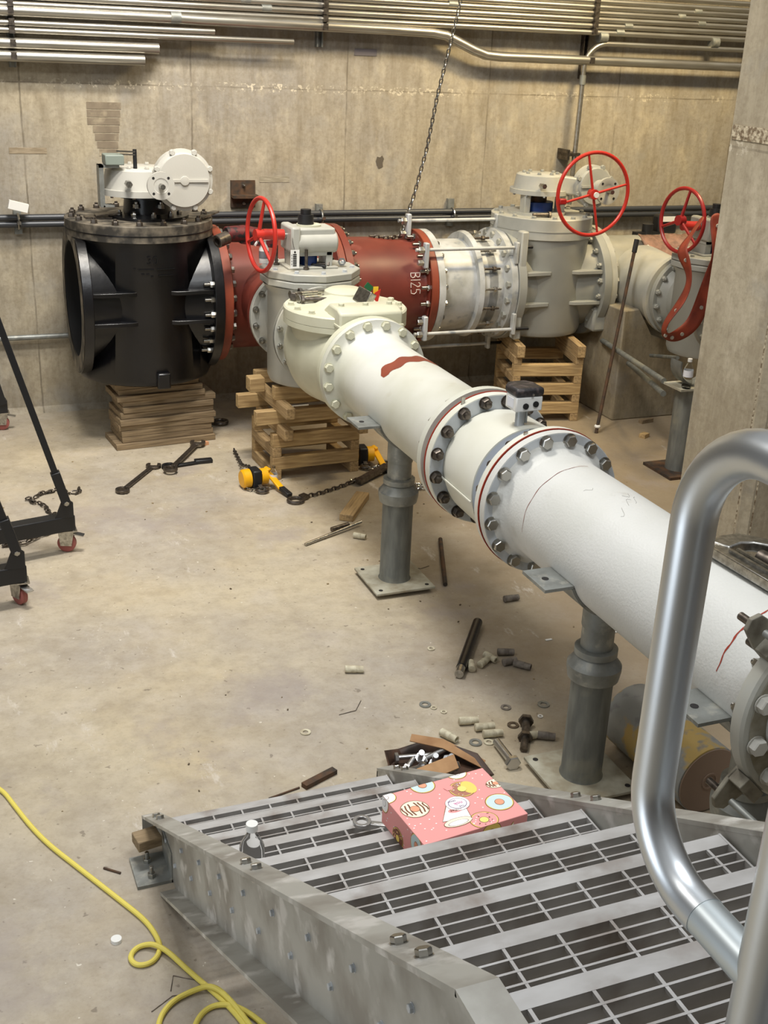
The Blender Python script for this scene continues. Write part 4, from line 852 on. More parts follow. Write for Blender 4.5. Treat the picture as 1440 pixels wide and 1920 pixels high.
def donut(c, rx, ry, icing, hole, side='top', bite=False, squig=None, dots=None):
    z0 = .0004
    decal(blob(rx, ry), z0, OUT, 'printed_outline', side, c); decal(blob(rx*.95, ry*.94), z0+.0002, CRM if icing is CRM else YLW, 'printed_dough', side, c)
    decal(blob(rx*.9, ry*.88, wob=.02), z0+.0004, icing, 'printed_icing', side, c)
    if dots:
        for k in range(22): a = rnd.random()*6.28; rr = .45+.4*rnd.random(); decal(blob(.0022, .0016, 8), z0+.0006, dots[k % len(dots)], 'printed_sprinkle', side, (c[0]+rx*rr*math.cos(a), c[1]+ry*rr*math.sin(a)))
    if squig:
        for k in range(-3, 4):
            if k == 0: continue
            xk = c[0]+rx*.26*k; hh = ry*.72*math.sqrt(max(.1, 1-(k*.26)**2)); s = .0022
            for e_ in range(6):
                f0, f1 = -1+e_/3., -1+(e_+1)/3.; w0, w1 = .0022*math.sin(f0*3+k), .0022*math.sin(f1*3+k)
                decal([(xk-s+w0, hh*f0+c[1]), (xk+s+w0, hh*f0+c[1]), (xk+s+w1, hh*f1+c[1]), (xk-s+w1, hh*f1+c[1])], z0+.0006, CHO, 'printed_drizzle', side)
    decal(blob(rx*.34, ry*.36), z0+.0007, OUT, 'printed_hole_line', side, c); decal(blob(rx*.30, ry*.32), z0+.0009, hole, 'printed_hole', side, c)
    if bite: decal(blob(rx*.34, ry*.34, 14, .12), z0+.0011, PINK, 'printed_bite', side, (c[0]-rx*.85, c[1]+ry*.55))
donut((-.106, .026), .040, .036, CRM, HOLE, squig=True)
donut((.052, .050), .037, .034, flat('print_speckled_brown', (176, 120, 100)), YLW, bite=True, dots=[YLW, PNK, WHT]); decal(blob(.02, .028, 20), .0011, YLW, 'printed_glaze', 'top', (.073, .05)); decal(blob(.0125, .012, 20), .0019, HPK, 'printed_hole', 'top', (.052, .05))
donut((.114, -.040), .040, .036, BLU, HOLE)
donut((.036, -.088), .040, .034, PNK, HPK, dots=[CHO, WHT])
donut((-.038, .108), .036, .034, BLU, HOLE)
donut((.15, .035), .03, .02, CRM, HOLE, squig=True)
donut((.075, .118), .03, .026, WHT, WHT); donut((-.156, .10), .032, .026, WHT, WHT)
# coffee cup, upside down as printed
decal([(-.020, .012), (.026, .002), (.012, -.068), (-.068, -.052)], .0006, OUT, 'printed_cup_line')
decal([(-.0185, .010), (.0245, .001), (.0105, -.066), (-.066, -.051)], .0008, WHT, 'printed_cup')
decal(blob(.042, .017), .0009, OUT, 'printed_lid_line', 'top', (-.030, -.068)); decal(blob(.040, .0155), .0011, CRM, 'printed_lid', 'top', (-.030, -.068)); decal(blob(.030, .010), .0012, LGR, 'printed_lid_line', 'top', (-.031, -.071)); decal(blob(.028, .009), .0013, WHT, 'printed_lid', 'top', (-.031, -.071))
decal(blob(.023, .010), .0010, PNK, 'printed_band', 'top', (-.010, -.022))
text('coffee', .014, CHO, 'printed_word', db, q(-.010, -.022, zt+.0014), -ux, -uy, .0001)
decal(blob(.034, .030), .0012, LGR, 'sticker_edge', 'top', (.008, .0)); decal(blob(.033, .029), .0014, WHT, 'sticker', 'top', (.008, .0))
decal(blob(.026, .022), .0016, flat('print_violet', (96, 60, 120)), 'sticker_ring', 'top', (.008, .0)); decal(blob(.0245, .0205), .0018, WHT, 'sticker_face', 'top', (.008, .0))
text('nok', .017, MAG, 'sticker_script', db, q(.010, -.001, zt+.0021), -ux, -uy, .0001); text('DRINK', .008, flat('print_violet', (96, 60, 120)), 'sticker_word', db, q(-.003, .013, zt+.0021), -ux, -uy, .0001); text('THE', .008, flat('print_violet', (96, 60, 120)), 'sticker_word', db, q(.012, -.014, zt+.0021), -ux, -uy, .0001)
for k in range(70):
    a, b = rnd.uniform(-W2, W2)*.96, rnd.uniform(-D2, D2)*.96
    if all((a-c[0])**2+(b-c[1])**2 > .044**2 for c in ((-.106, .026), (.052, .05), (.114, -.04), (.036, -.088), (-.038, .108), (-.02, -.03), (-.03, -.068), (.01, 0), (.15, .035))):
        decal(blob(.0024, .002, 8), .0005, WHT, 'printed_dot', 'top', (a, b))
donut((-.075, .055), .030, .036, BLU, HOLE, 'left'); donut((.02, .012), .030, .03, CHO, YLW, 'left', dots=[YLW, PNK]); donut((.10, .07), .022, .03, WHT, WHT, 'left')
donut((.045, .06), .03, .03, YLW, HPK, 'front'); donut((.12, .045), .02, .03, WHT, LGR, 'front')
for k in range(14): decal(blob(.0024, .002, 8), .0005, WHT, 'printed_dot', 'left', (rnd.uniform(-.1, .1), rnd.uniform(.01, .08)))

def wrench(name, p0, p1, z, size, mat, label, cat='wrench', open_end=True, grp=None, drop=0.):
    t = thing(name, label, cat, p0+(z,), grp); a = V((p0[0], p0[1], z)); b = V((p1[0], p1[1], z+drop)); d = (b-a).normalized(); n_ = V((-d.y, d.x, 0)); th_ = size*.32
    MB().ring(a-V((0, 0, th_*.55)), (0, 0, 1), th_*1.3, size, size*.62, 12).build('ring_end', mat, t, bevel=.001)
    MB().bar(a+d*size*.9, b-d*(size*.9 if open_end else 0), size*.72, th_*.7).bar(a+d*size*1.2, b-d*size*1.2, size*.36, th_*.85).build('shaft', mat, t, bevel=.002)
    if open_end:
        poly = []
        for k in range(13): aa = R(50)+(R(310)-R(50))*k/12; poly.append((size*1.12*math.cos(aa), size*1.12*math.sin(aa)))
        poly += [(size*.75, -size*.5), (-size*.25, -size*.5), (-size*.25, size*.5), (size*.75, size*.5)]
        MB().prism(poly, b-V((0, 0, th_*.5)), d*math.cos(.3)+n_*math.sin(.3), n_*math.cos(.3)-d*math.sin(.3), th_).build('open_jaw', mat, t, bevel=.001)
    else: MB().bb(-.5, .5, -.5, .5, -.5, .5)
    return t
wrench('combination_wrench', (1.025, 2.535), (1.16, 2.46), .628, .027, CHROME, 'shiny combination wrench sticking out from under the pink box', drop=.0)

# torn carton with bolts on the floor
cb = thing('torn_carton', 'torn oil-stained carton of shiny bolts on the floor behind the stair', 'carton', (1.69, 3.52, 0))
cbm = MB(); rim = [(1.53, 3.44), (1.56, 3.60), (1.64, 3.66), (1.76, 3.63), (1.88, 3.50), (1.90, 3.40), (1.80, 3.36), (1.62, 3.38)]; n = len(rim)
cbm.add([(x, y, .0) for x, y in rim]+[(x+(x-1.7)*.12, y+(y-3.5)*.12, .05+.03*math.sin(i*2.3)) for i, (x, y) in enumerate(rim)], [(i, (i+1) % n, n+(i+1) % n, n+i) for i in range(n)]+[tuple(range(n))])
o = cbm.build('tray', CARDD, cb); mm = o.modifiers.new('s', 'SOLIDIFY'); mm.thickness = .005
MB().prism([(0, 0), (.22, .05), (.23, .12), (.03, .08)], (1.53, 3.31, .10), (1, 0, 0), (0, 1, .2), .004).build('flap', CARD, cb)
MB().prism([(0, 0), (.12, -.06), (.24, -.18), (.27, -.15), (.14, -.02), (.02, .03)], (1.66, 3.63, .08), (1, 0, 0), (0, 1, .35), .004).build('flap', CARD, cb)
def hexbolt(p0, p1, r, mat, label, grp, name='hex_bolt', cat='bolt'):
    t = thing(name, label, cat, tuple(p0), grp); p0, p1 = V(p0), V(p1); d = (p1-p0).normalized()
    MB().hexa(p0, -d, r*1.3, r*1.9).build('head', mat, t)
    MB().cyl(p0, p1, r, 16).build('shank', mat, t)
    return t
k = 0
for (x, y, a, tl, L) in ((1.60, 3.60, -10, 0, .14), (1.60, 3.50, 40, 15, .05), (1.66, 3.52, 250, 50, .07), (1.72, 3.52, 255, 60, .07), (1.77, 3.50, 260, 45, .07), (1.64, 3.46, 200, 10, .07), (1.70, 3.56, 10, 8, .12), (1.78, 3.45, 230, 20, .07)):
    d = V((math.cos(R(a))*math.cos(R(tl)), math.sin(R(a))*math.cos(R(tl)), math.sin(R(tl)))); z0 = .035+.02*(k % 3)
    hexbolt((x, y, z0), V((x, y, z0))+d*L, .011, CHROME, 'shiny hex bolt in the torn carton, %s' % ['large one lying on top at the left', 'short one left of the middle', 'upright one in the middle', 'upright one right of the middle', 'upright one at the right side', 'short one at the front', 'long one lying at the back', 'short one nearest the pink box'][k], 'bolts in the carton'); k += 1

# ============================================================ loose fasteners on the valves
LZ = 1.357
for (a, b, r, m_, lab) in (((2.10, 6.98, LZ+.012), (2.10, 6.98, LZ+.12), .010, DSTEEL, 'dark bolt standing head down on the grey lid beside the white tag'),
                       ((2.235, 6.80, LZ+.012), (2.235, 6.80, LZ+.12), .010, DSTEEL, 'dark bolt standing head down at the front of the grey lid'),
                       ((2.46, 7.14, LZ+.012), (2.46, 7.14, LZ+.12), .010, DSTEEL, 'bolt standing on the grey lid at the right rear, left of its twin'),
                       ((2.50, 7.10, LZ+.012), (2.50, 7.10, LZ+.12), .010, DSTEEL, 'bolt standing on the grey lid at the right rear, right of its twin'),
                       ((2.39, 6.85, LZ+.018), (2.28, 6.92, LZ+.014), .011, DSTEEL, 'dark bolt lying on the grey lid with its bright head to the right'),
                       ((2.26, 6.90, LZ+.016), (2.36, 6.80, LZ+.012), .011, BLKMAT, 'black stud lying across the front of the grey lid')):
    hexbolt(a, b, r, m_, lab, 'loose bolts on the grey lid')
t = thing('hex_nut', 'bright hex nut standing on edge on the grey lid', 'nut', (2.50, 6.9, LZ))
MB().ring((2.49, 6.87, LZ+.025), (-.3, -1, .3), .02, .026, .015, 6).build('nut', STEEL, t)
for i, (a, b) in enumerate((((2.03, 6.42), (2.19, 6.46)), ((2.02, 6.36), (2.14, 6.50)), ((2.04, 6.30), (2.22, 6.36)), ((2.05, 6.27), (2.24, 6.25)), ((2.10, 6.47), (2.28, 6.49)))):
    hexbolt((a[0], a[1], 1.292), (b[0], b[1], 1.288), .0135, STEEL if i % 2 == 0 else DSTEEL, 'used bolt on the check valve lid, %s' % ['laid lengthwise at the rear', 'crossing the others at a slant', 'second from the front', 'dark one frontmost in the heap', 'rearmost at the lid edge'][i], 'bolts on the check valve lid')
hexbolt((4.42, 7.74, 1.518), (4.30, 7.76, 1.515), .014, DSTEEL, 'dark bolt lying on the lid of the large grey valve', None)
sbk = solo('steel_block', MB().box((2.36, 6.12, 1.325), (.045, .12, .085), Matrix.Rotation(.5, 3, 'Y') @ Matrix.Rotation(.3, 3, 'Z')), STEEL, 'small grey steel block tilted on the check valve lid', 'steel block', bevel=.003)
tp = thing('tape_scrap', 'crumpled green yellow and red tape scrap on the check valve lid', 'tape', (2.42, 6.12, 1.28))
MB().box((2.40, 6.16, 1.372), (.05, .003, .035), Matrix.Rotation(.7, 3, 'Y')).build('green_strip', flat('tape_green', (30, 100, 60)), tp)
MB().box((2.435, 6.14, 1.355), (.03, .003, .045)).build('yellow_strip', flat('tape_yellow', (240, 200, 50)), tp)
MB().prism([(0, 0), (.035, .02), (.02, -.06), (-.01, -.03)], (2.425, 6.13, 1.345), (1, 0, 0), (0, 0, 1), .003).build('red_strip', flat('tape_red', (200, 40, 30)), tp)
sp_ = thing('spray_bottle', 'white spray bottle on the grey lid behind the red handwheel', 'bottle', (2.04, 7.05, LZ))
MB().lathe([(0, 0), (0, .030), (.09, .030), (.12, .014), (.14, .014), (.14, 0)], (2.04, 7.05, LZ), (0, 0, 1), 24).build('bottle_body', WPL, sp_); MB().lathe([(.03, .0305), (.075, .0305)], (2.04, 7.05, LZ), (0, 0, 1), 24).build('label', mk('grey_print', (120, 122, 126), .6), sp_)
MB().bar((2.08, 7.05, LZ+.155), (1.99, 7.03, LZ+.155), .02, .028).bar((2.0, 7.04, LZ+.14), (1.975, 7.03, LZ+.11), .01, .01).build('trigger', WPL, sp_)
tg = thing('paper_tag', 'white inspection tag hanging below the gearbox of the grey branch valve', 'tag', (2.155, 6.78, 1.36))
MB().bb(2.12, 2.175, 6.752, 6.754, 1.375, 1.485).build('tag_card', WPL, tg)
tw = MB()
for k in range(7): tw.bb(2.135, 2.158, 6.7505, 6.7525, 1.388+k*.011, 1.395+k*.011)
for k in range(4): tw.bb(2.126, 2.129, 6.7505, 6.7525, 1.395+k*.018, 1.405+k*.018)
tw.build('printed_bars', INK, tg)
MB().tube([(2.147, 6.753, 1.475), (2.14, 6.78, 1.53), (2.15, 6.82, 1.56)], .002, 5).build('string', STEEL, tg); MB().cyl((2.147, 6.7515, 1.472), (2.147, 6.75, 1.472), .006, 12).build('eyelet', INK, tg)
# impact wrench
iw = thing('impact_wrench', 'dark red impact wrench with bare socket lying behind the red handwheel', 'power tool', (1.85, 7.4, 1.40))
MB().tube([(1.90, 7.45, 1.47), (2.02, 7.47, 1.47), (2.12, 7.48, 1.46)], [.05, .055, .045], 16).bar((2.0, 7.46, 1.44), (2.25, 7.48, 1.40), .05, .06).build('motor_body', mk('tool_dark_red', (92, 30, 32), .5, c2=(28, 26, 28), scale=22, lo=.45, hi=.55), iw, bevel=.005)
MB().ring((1.90, 7.40, 1.46), (-1, -.5, -.25), .09, .042, .024, 24, .004).build('socket', DSTEEL, iw)

# pipe wrench on the near pipe
pw_ = thing('pipe_wrench', 'worn steel pipe wrench lying on top of the near white pipe at right', 'wrench', (2.33, 2.6, 1.215))
hz_ = PZ_+.245
MB().bar((2.26, 2.74, hz_+.004), (2.30, 1.95, hz_+.004), .055, .034).build('handle', STEEL, pw_, bevel=.004)
MB().bar((2.272, 2.66, hz_+.022), (2.31, 1.95, hz_+.022), .012, .012).bar((2.30, 2.66, hz_+.022), (2.335, 1.95, hz_+.022), .010, .012).build('handle_rib', STEEL, pw_)
MB().prism([(0, 0), (.06, .03), (.13, .03), (.19, -.03), (.21, -.09), (.17, -.09), (.13, -.05), (.09, -.04), (.03, -.06)], (2.255, 2.74, hz_-.01), (1, 0, 0), (0, 1, 0), .035).build('hook_jaw', STEEL, pw_, bevel=.006)
MB().cyl((2.375, 2.64, hz_-.005), (2.385, 2.57, hz_-.005), .026, 18).cyl((2.23, 2.80, hz_), (2.28, 2.79, hz_), .02, 14).build('knurl_nut', DSTEEL, pw_)
MB().tube([(2.40, 2.60, hz_-.01), (2.43, 2.48, hz_-.02)], .018, 12).build('jaw_tip', RUSTY, pw_)

# drum
dr = thing('steel_drum', 'chipped yellow and grey steel roller lying behind the right stringer', 'drum', (2.6, 3.1, 0))
MB().lathe([(0, 0), (0, .128), (.004, .14), (.5, .14), (.5, 0)], (2.60, 2.95, .142), (-.05, 1, 0), 48).build('barrel', DRUMY, dr)
MB().lathe([(0, .137), (.003, .135), (.003, .035), (.007, .035), (.007, .028), (.003, .028), (.003, .018), (.006, .016), (.006, 0)], (2.60, 2.95, .142), (.05, -1, 0), 40).build('end_cap', TAN, dr)
hexbolt((2.40, 2.75, .016), (2.34, 2.9, .016), .012, DSTEEL, 'dark stud on the floor in front of the yellow drum', None)

# ============================================================ tools and scraps on the floor
wrench('combination_wrench', (1.075, 6.85), (1.345, 7.24), .014, .045, DSTEEL, 'long dark combination wrench lying alone on the floor before the plank stack')
wrench('combination_wrench', (1.43, 7.11), (1.72, 7.58), .028, .048, DSTEEL, 'dark combination wrench lying across the black striking wrench')
t = wrench('striking_wrench', (1.44, 7.20), (1.72, 7.25), .012, .05, BLKMAT, 'short black striking wrench under the crossed combination wrench', open_end=False)
MB().bb(1.62, 1.74, 7.22, 7.27, .002, .028).build('striking_end', BLKMAT, t, bevel=.006)
solo('concrete_chip', MB().box((1.78, 7.60, .012), (.035, .03, .022), Matrix.Rotation(.4, 3, 'Z')), flat('orange_chip', (206, 150, 112)), 'small orange chip by the open end of the crossed wrench', 'chip')

def chain(pts, pitch, r, mat, label, name='chain', build=True, parent=None, jit=0.):
    pts = [V(p) for p in pts]; seg = [(b-a).length for a, b in zip(pts, pts[1:])]; tot = sum(seg); n = int(tot/pitch); mb = MB()
    def at(s):
        for i, L in enumerate(seg):
            if s <= L or i == len(seg)-1: return pts[i].lerp(pts[i+1], min(1, s/L))
            s -= L
    for k in range(n):
        a = at(k*pitch); b = at((k+1)*pitch); d = (b-a).normalized(); x, y, z = basis(d); c = (a+b)/2+V((rnd.uniform(-jit, jit), rnd.uniform(-jit, jit), 0)); u = (x if k % 2 else y)
        if jit: u = (x*math.cos(k*1.3)+y*math.sin(k*1.3))
        L2 = pitch*.78; w_ = r*2.2
        mb.tube([c+d*(L2*.62*math.cos(t_)+ (L2*.2 if math.cos(t_) > 0 else -L2*.2))+u*w_*math.sin(t_) for t_ in [2*PI*i/10 for i in range(10)]], r, 5, True)
    if parent is not None: return mb.build(name, mat, parent)
    return solo(name, mb, mat, label, 'chain')
chain([(3.76, 8.05, 3.3), (3.74, 8.05, 2.911), (3.687, 8.05, 2.668), (3.607, 8.05, 2.312), (3.546, 8.05, 1.948), (3.46, 8.05, 1.611), (3.393, 8.05, 1.42), (3.355, 8.02, 1.335)], .034, .005, STEEL, 'steel chain hanging down the wall to the red spool', 'hanging_chain')
chain([(3.36, 8.0, 1.345), (3.25, 7.95, 1.34), (3.1, 7.98, 1.35)], .034, .005, DSTEEL, 'dark chain end lying over the top of the red spool', 'chain')

def hoist(loc, rot, label, front=True):
    x, y, _ = loc; t = thing('lever_hoist', label, 'hoist', loc, 'yellow lever hoists'); Rz = Matrix.Rotation(rot, 3, 'Z')
    def P(a, b, c): v = Rz @ V((a, b, 0)); return V((x+v.x, y+v.y, c))
    MB().lathe([(0, 0), (0, .05), (.01, .06), (.055, .06), (.06, .05), (.06, 0)], P(-.11, 0, .068), P(1, 0, 0)-P(0, 0, 0), 24).build('gear_cover', YEL, t)
    MB().lathe([(0, 0), (0, .052), (.045, .052), (.045, 0)], P(.015, 0, .068), P(1, 0, 0)-P(0, 0, 0), 24).build('brake_cover', YEL, t)
    MB().box(P(-.018, 0, .068), (.062, .11, .115), Rz).build('frame', BLKP, t, bevel=.01)
    lv = MB().bar(P(.075, .03, .09), P(.10, -.16, .03), .042, .016, (0, 0, 1)).bar(P(.055, .03, .10), P(.08, .0, .085), .03, .05).build('lever', YEL, t, bevel=.005)
    MB().bar(P(.10, -.15, .032), P(.115, -.255, .018), .04, .026).build('lever_grip', BLKP, t, bevel=.006)
    MB().torus(P(-.01, -.105, .018), (0, 0, 1), .034, .011, 24, 8).bar(P(-.01, -.06, .03), P(-.01, -.09, .02), .026, .02).build('hook', DSTEEL, t)
    return t, P
h1, P1 = hoist((1.905, 6.72, 0), R(6), 'yellow and black lever hoist with lever on the floor at the left crib corner')
chain([(1.93, 7.4, .02), (1.91, 7.2, .02), (1.88, 7.0, .05), (1.89, 6.82, .10)], .03, .0045, DSTEEL, '', 'load_chain', parent=h1)
chain([P1(-.10, -.02, .012), P1(-.04, -.10, .012), P1(.06, -.08, .02), P1(.12, -.06, .012)], .03, .0045, STEEL, '', 'load_chain', parent=h1)
h2, P2 = hoist((2.72, 6.95, .012), R(-8), 'yellow lever hoist half hidden behind the right side of the left crib')
chain([(2.66, 6.86, .02), (2.72, 6.78, .02), (2.80, 6.84, .03), (2.86, 6.9, .02), (2.95, 6.86, .02), (3.05, 6.9, .015)], .032, .0055, STEEL, '', 'load_chain', parent=h2, jit=.008)
cf = thing('load_chain', 'steel chain with a flat hook trailing across the floor to the pipe support', 'chain', (2.07, 6.42, 0))
chain([(2.10, 6.43, .014), (2.244, 6.478, .012), (2.414, 6.556, .012), (2.554, 6.637, .014), (2.691, 6.702, .02), (2.826, 6.802, .02), (3.0, 6.80, .014)], .032, .0052, DSTEEL, '', 'links', parent=cf)
chain([(2.50, 6.62, .02), (2.56, 6.60, .03), (2.64, 6.66, .03), (2.74, 6.70, .03), (2.84, 6.74, .03)], .032, .0055, STEEL, '', 'links', parent=cf, jit=.008)
MB().torus((2.06, 6.405, .012), (0, 0, 1), .045, .012, 28, 8).bar((2.10, 6.42, .018), (2.14, 6.44, .02), .045, .03).build('hook', DSTEEL, cf)
solo('cold_chisel', MB().bar((2.53, 6.56, .03), (2.80, 6.74, .05), .045, .03), DSTEEL, 'dark flat steel bar lying over the chain behind the pipe support', 'bar')
chain([(2.78, 6.40, .012), (2.86, 6.46, .012), (2.93, 6.44, .015), (2.86, 6.38, .012), (2.95, 6.40, .02)], .03, .005, STEEL, 'short pile of chain on the floor right of the far pipe support', 'chain', jit=.01)
bottle((2.005, 6.70, 0), 'small white labelled bottle standing beside the yellow lever hoist', h=.14, r=.026, cap=mk('brown_glass', (96, 82, 60), .3))
solo('plastic_bottle', MB().tube([(2.28, 7.22, .342), (2.40, 7.22, .342)], .03, 14), LABEL, 'pale bottle lying inside the left crib', 'bottle')
solo('trailer_hook', MB().torus((1.99, 8.02, .02), (0, 0, 1), .05, .014, 24, 8), DSTEEL, 'dark steel ring on the floor right of the plank stack', 'ring')

def rod(p0, p1, r, mat, label, name='steel_rod', cat='rod', grp=None):
    return solo(name, MB().cyl(p0, p1, r, 14), mat, label, cat, grp)
rod((1.909, 5.75, .010), (2.318, 5.938, .026), .009, STEEL, 'thin bright rod on the floor left of the far pipe support')
rod((2.12, 5.90, .016), (2.24, 5.945, .016), .014, DSTEEL, 'short dark handle crossing under the thin bright rod')
rod((2.682, 5.60, .012), (2.46, 5.04, .012), .012, RUSTY, 'rusty rod on the floor right of the far pipe support')
tr = thing('threaded_rod', 'long black threaded rod on the floor left of the near pipe support', 'rod', (2.13, 4.16, 0))
MB().cyl((2.425, 4.575, .026), (2.155, 4.19, .026), .024, 18).build('shaft', BLACK, tr); MB().cyl((2.157, 4.193, .026), (2.12, 4.14, .026), .021, 16).build('bare_thread', STEEL, tr)
def plug(x, y, a, L, mat, label, r=.0175, z=None):
    z = r if z is None else z; d = V((math.cos(R(a)), math.sin(R(a)), 0))*L/2; c = V((x, y, z))
    t = thing('pipe_plug', label, 'plastic plug', (x, y, 0), 'mortar coated plastic plugs')
    MB().lathe([(0, 0), (0, r*.72), (.002, r), (L*.62, r), (L*.64, r*.92), (L, r*.88), (L, r*.6), (L-.01, r*.55), (L-.01, 0)], c-d, d, 16).build('sleeve', mat, t)
for a_ in ((1.686, 4.339, -20, .085, PLUG, 'pale plastic plug lying alone in the open floor'), (2.719, 4.781, 0, .085, PLUGD, 'grey plastic plug alone under the near white pipe'), (2.243, 5.763, -40, .075, PLUG, 'pale plug by the thin bright rod'),
           (2.215, 4.205, 70, .07, PLUG, 'pale plug touching the end of the black threaded rod'), (2.285, 4.22, 35, .08, PLUG, 'pale plug second right of the black threaded rod'), (2.335, 4.25, -70, .075, PLUG, 'pale plug third right of the black threaded rod'),
           (2.428, 4.275, -18, .08, PLUGD, 'dirty plug at the back of the grey trio'), (2.405, 4.19, 5, .07, PLUGD, 'dirty plug at the left of the grey trio'), (2.445, 4.14, -48, .085, PLUGD, 'dirty plug at the front right of the grey trio'),
           (2.0, 3.785, -12, .085, PLUG, 'yellowish plug, farthest left of three in a row'), (2.045, 3.722, -8, .085, PLUG, 'yellowish plug, middle of three in a row'), (2.055, 3.665, -10, .085, PLUG, 'yellowish plug above the loose bolt with washer'),
           (1.872, 3.705, -65, .085, PLUG, 'pale plug lying just left of the washers behind the carton'), (2.215, 3.60, -5, .045, PLUG, 'short pale plug stub right of the bolt'), (2.262, 3.578, -30, .075, PLUGD, 'dark plug nearest the near support post')):
    plug(*a_)
def washer(x, y, ro, mat, label):
    solo('washer', MB().ring((x, y, .001), (0, 0, 1), .004, ro, ro*.52, 28), mat, label, 'washer', 'washers scattered on the floor')
for a_ in ((1.885, 3.982, .026, GALV, 'large grey washer at the left of the row of three'), (1.91, 3.946, .014, PLUG, 'small pale washer touching the large left one'), (1.938, 3.902, .014, PLUG, 'small pale washer standing apart right of the pair'), (2.214, 3.852, .023, PLUGD, 'brown flat washer in the middle of the floor'),
           (2.385, 3.823, .027, GALV, 'bright washer nearest the support collar shadow'), (2.178, 3.715, .025, DSTEEL, 'dark washer left of the bolt head'), (1.967, 3.645, .027, GALV, 'grey washer just behind the carton'), (2.021, 3.63, .022, PLUG, 'pale washer under the bolt with washer'), (1.322, 3.935, .022, PLUG, 'thin washer alone on the left open floor'), (2.112, 4.435, .018, PLUG, 'pale dusty washer left of the black threaded rod'), (2.324, 3.741, .012, WPL, 'small white disc under the bright washer')):
    washer(*a_)
hexbolt((2.222, 3.685, .026), (2.165, 3.58, .018), .017, DSTEEL, 'dark bolt with large hex head beside the short plug stub', 'big bolts on the floor')
hexbolt((2.165, 3.585, .018), (2.125, 3.52, .016), .0165, DSTEEL, 'dark threaded bolt end in front of the hex bolt', 'big bolts on the floor')
hexbolt((2.03, 3.445, .026), (2.04, 3.60, .020), .017, CHROME, 'bright bolt pointing away with its head by the carton', 'big bolts on the floor')
rod((1.05, 3.545, .004), (1.18, 3.575, .004), .004, RUSTY, 'thin rusty nail on the floor behind the lowest tread', 'nail', 'nail')
solo('wood_sliver', MB().box((1.27, 3.60, .01), (.16, .03, .02), Matrix.Rotation(.4, 3, 'Z')), RUSTY, 'dark wood sliver on the floor behind the lowest tread', 'wood scrap')
rod((.40, 3.345, .004), (.45, 3.30, .004), .004, RUSTY, 'bent rusty nail left of the stair foot', 'nail', 'nail')
solo('plastic_disc', MB().cyl((.382, 2.984, 0), (.382, 2.984, .012), .017, 20), WPL, 'white plastic disc on the floor beside the yellow cord', 'cap')
solo('paper_scrap', MB().box((3.05, 4.34, .004), (.07, .06, .004)), WPL, 'white paper scrap on the floor right of the near support', 'paper')
solo('paper_scrap', MB().box((2.70, 4.345, .003), (.035, .012, .003)), WPL, 'tiny white paper scrap near the grey plugs', 'paper')
solo('wood_scrap', MB().box((2.69, 3.60, .01), (.07, .02, .012), Matrix.Rotation(-.9, 3, 'Z')), WOODX, 'splintered wood scrap between the near support and the handrail', 'wood scrap')
solo('wood_scrap', MB().box((4.95, 6.94, .015), (.07, .05, .03), Matrix.Rotation(.5, 3, 'Z')), WOODX, 'small wood scrap on the floor left of the pipe stand', 'wood scrap')
solo('wood_scrap', MB().box((5.17, 7.25, .015), (.12, .04, .03), Matrix.Rotation(.2, 3, 'Z')), BOARD, 'scrap of wood against the foot of the pier', 'wood scrap')
def wire(pts, label): return solo('wire_scrap', MB().tube(pts, .0016, 5), DSTEEL, label, 'wire')
wire([(.50, 2.72, .002), (.52, 2.78, .002), (.58, 2.74, .002), (.62, 2.70, .002)], 'thin black wire bit by the cord loop')
wire([(.43, 2.66, .002), (.50, 2.70, .002), (.56, 2.69, .002)], 'thin black wire bit near the lower left cord')
wire([(1.50, 4.02, .002), (1.58, 4.03, .002), (1.63, 4.10, .002)], 'fine bent wire on the open floor')
wire([(2.33, 5.35, .002), (2.42, 5.28, .002), (2.48, 5.30, .002)], 'fine wire beside the rusty rod')
for k in range(60):
    pass
db_ = MB()
for k in range(120):
    x = rnd.uniform(.2, 4.5); y = rnd.uniform(2.6, 8.0); s = rnd.uniform(.002, .007)
    db_.box((x, y, s*.4), (s*1.6, s, s*.8), Matrix.Rotation(rnd.random()*3, 3, 'Z'))
tag(db_.build('grit', mk('grit', (150, 132, 100), .9, c2=(90, 78, 60), scale=3, lo=.48, hi=.52)), 'scattered grit and crumbs over the concrete floor', 'grit', kind='stuff')

# yellow cord
def smooth(pts, it=3):
    pts = [V(p) for p in pts]
    for _ in range(it):
        out = [pts[0]]
        for a, b in zip(pts, pts[1:]): out += [a*.75+b*.25, a*.25+b*.75]
        pts = out+[pts[-1]]
    return pts
r_ = .0085
cord = [(-.05, 4.1), (.106, 3.931), (.15, 3.78), (.192, 3.642), (.24, 3.52), (.308, 3.388), (.43, 3.149), (.485, 3.04), (.507, 2.95), (.505, 2.89), (.47, 2.845), (.42, 2.848), (.405, 2.895), (.445, 2.935), (.505, 2.905), (.574, 2.761), (.64, 2.625), (.68, 2.50), (.70, 2.3)]
solo('air_hose', MB().tube(smooth([(x, y, r_*(1 if i < 13 else 2.6 if i in (14,) else 1)) for i, (x, y) in enumerate(cord)]), r_, 10), HOSE, 'yellow cord crossing the floor at lower left with a small loop', 'cord')
solo('air_hose', MB().tube(smooth([(.42, 2.50, r_), (.437, 2.61, r_), (.49, 2.672, r_), (.56, 2.69, r_*1.5), (.62, 2.68, r_*3.2), (.66, 2.60, r_*2.4), (.69, 2.5, r_)]), r_, 10), HOSE, 'second bend of yellow cord arching at the bottom edge', 'cord')
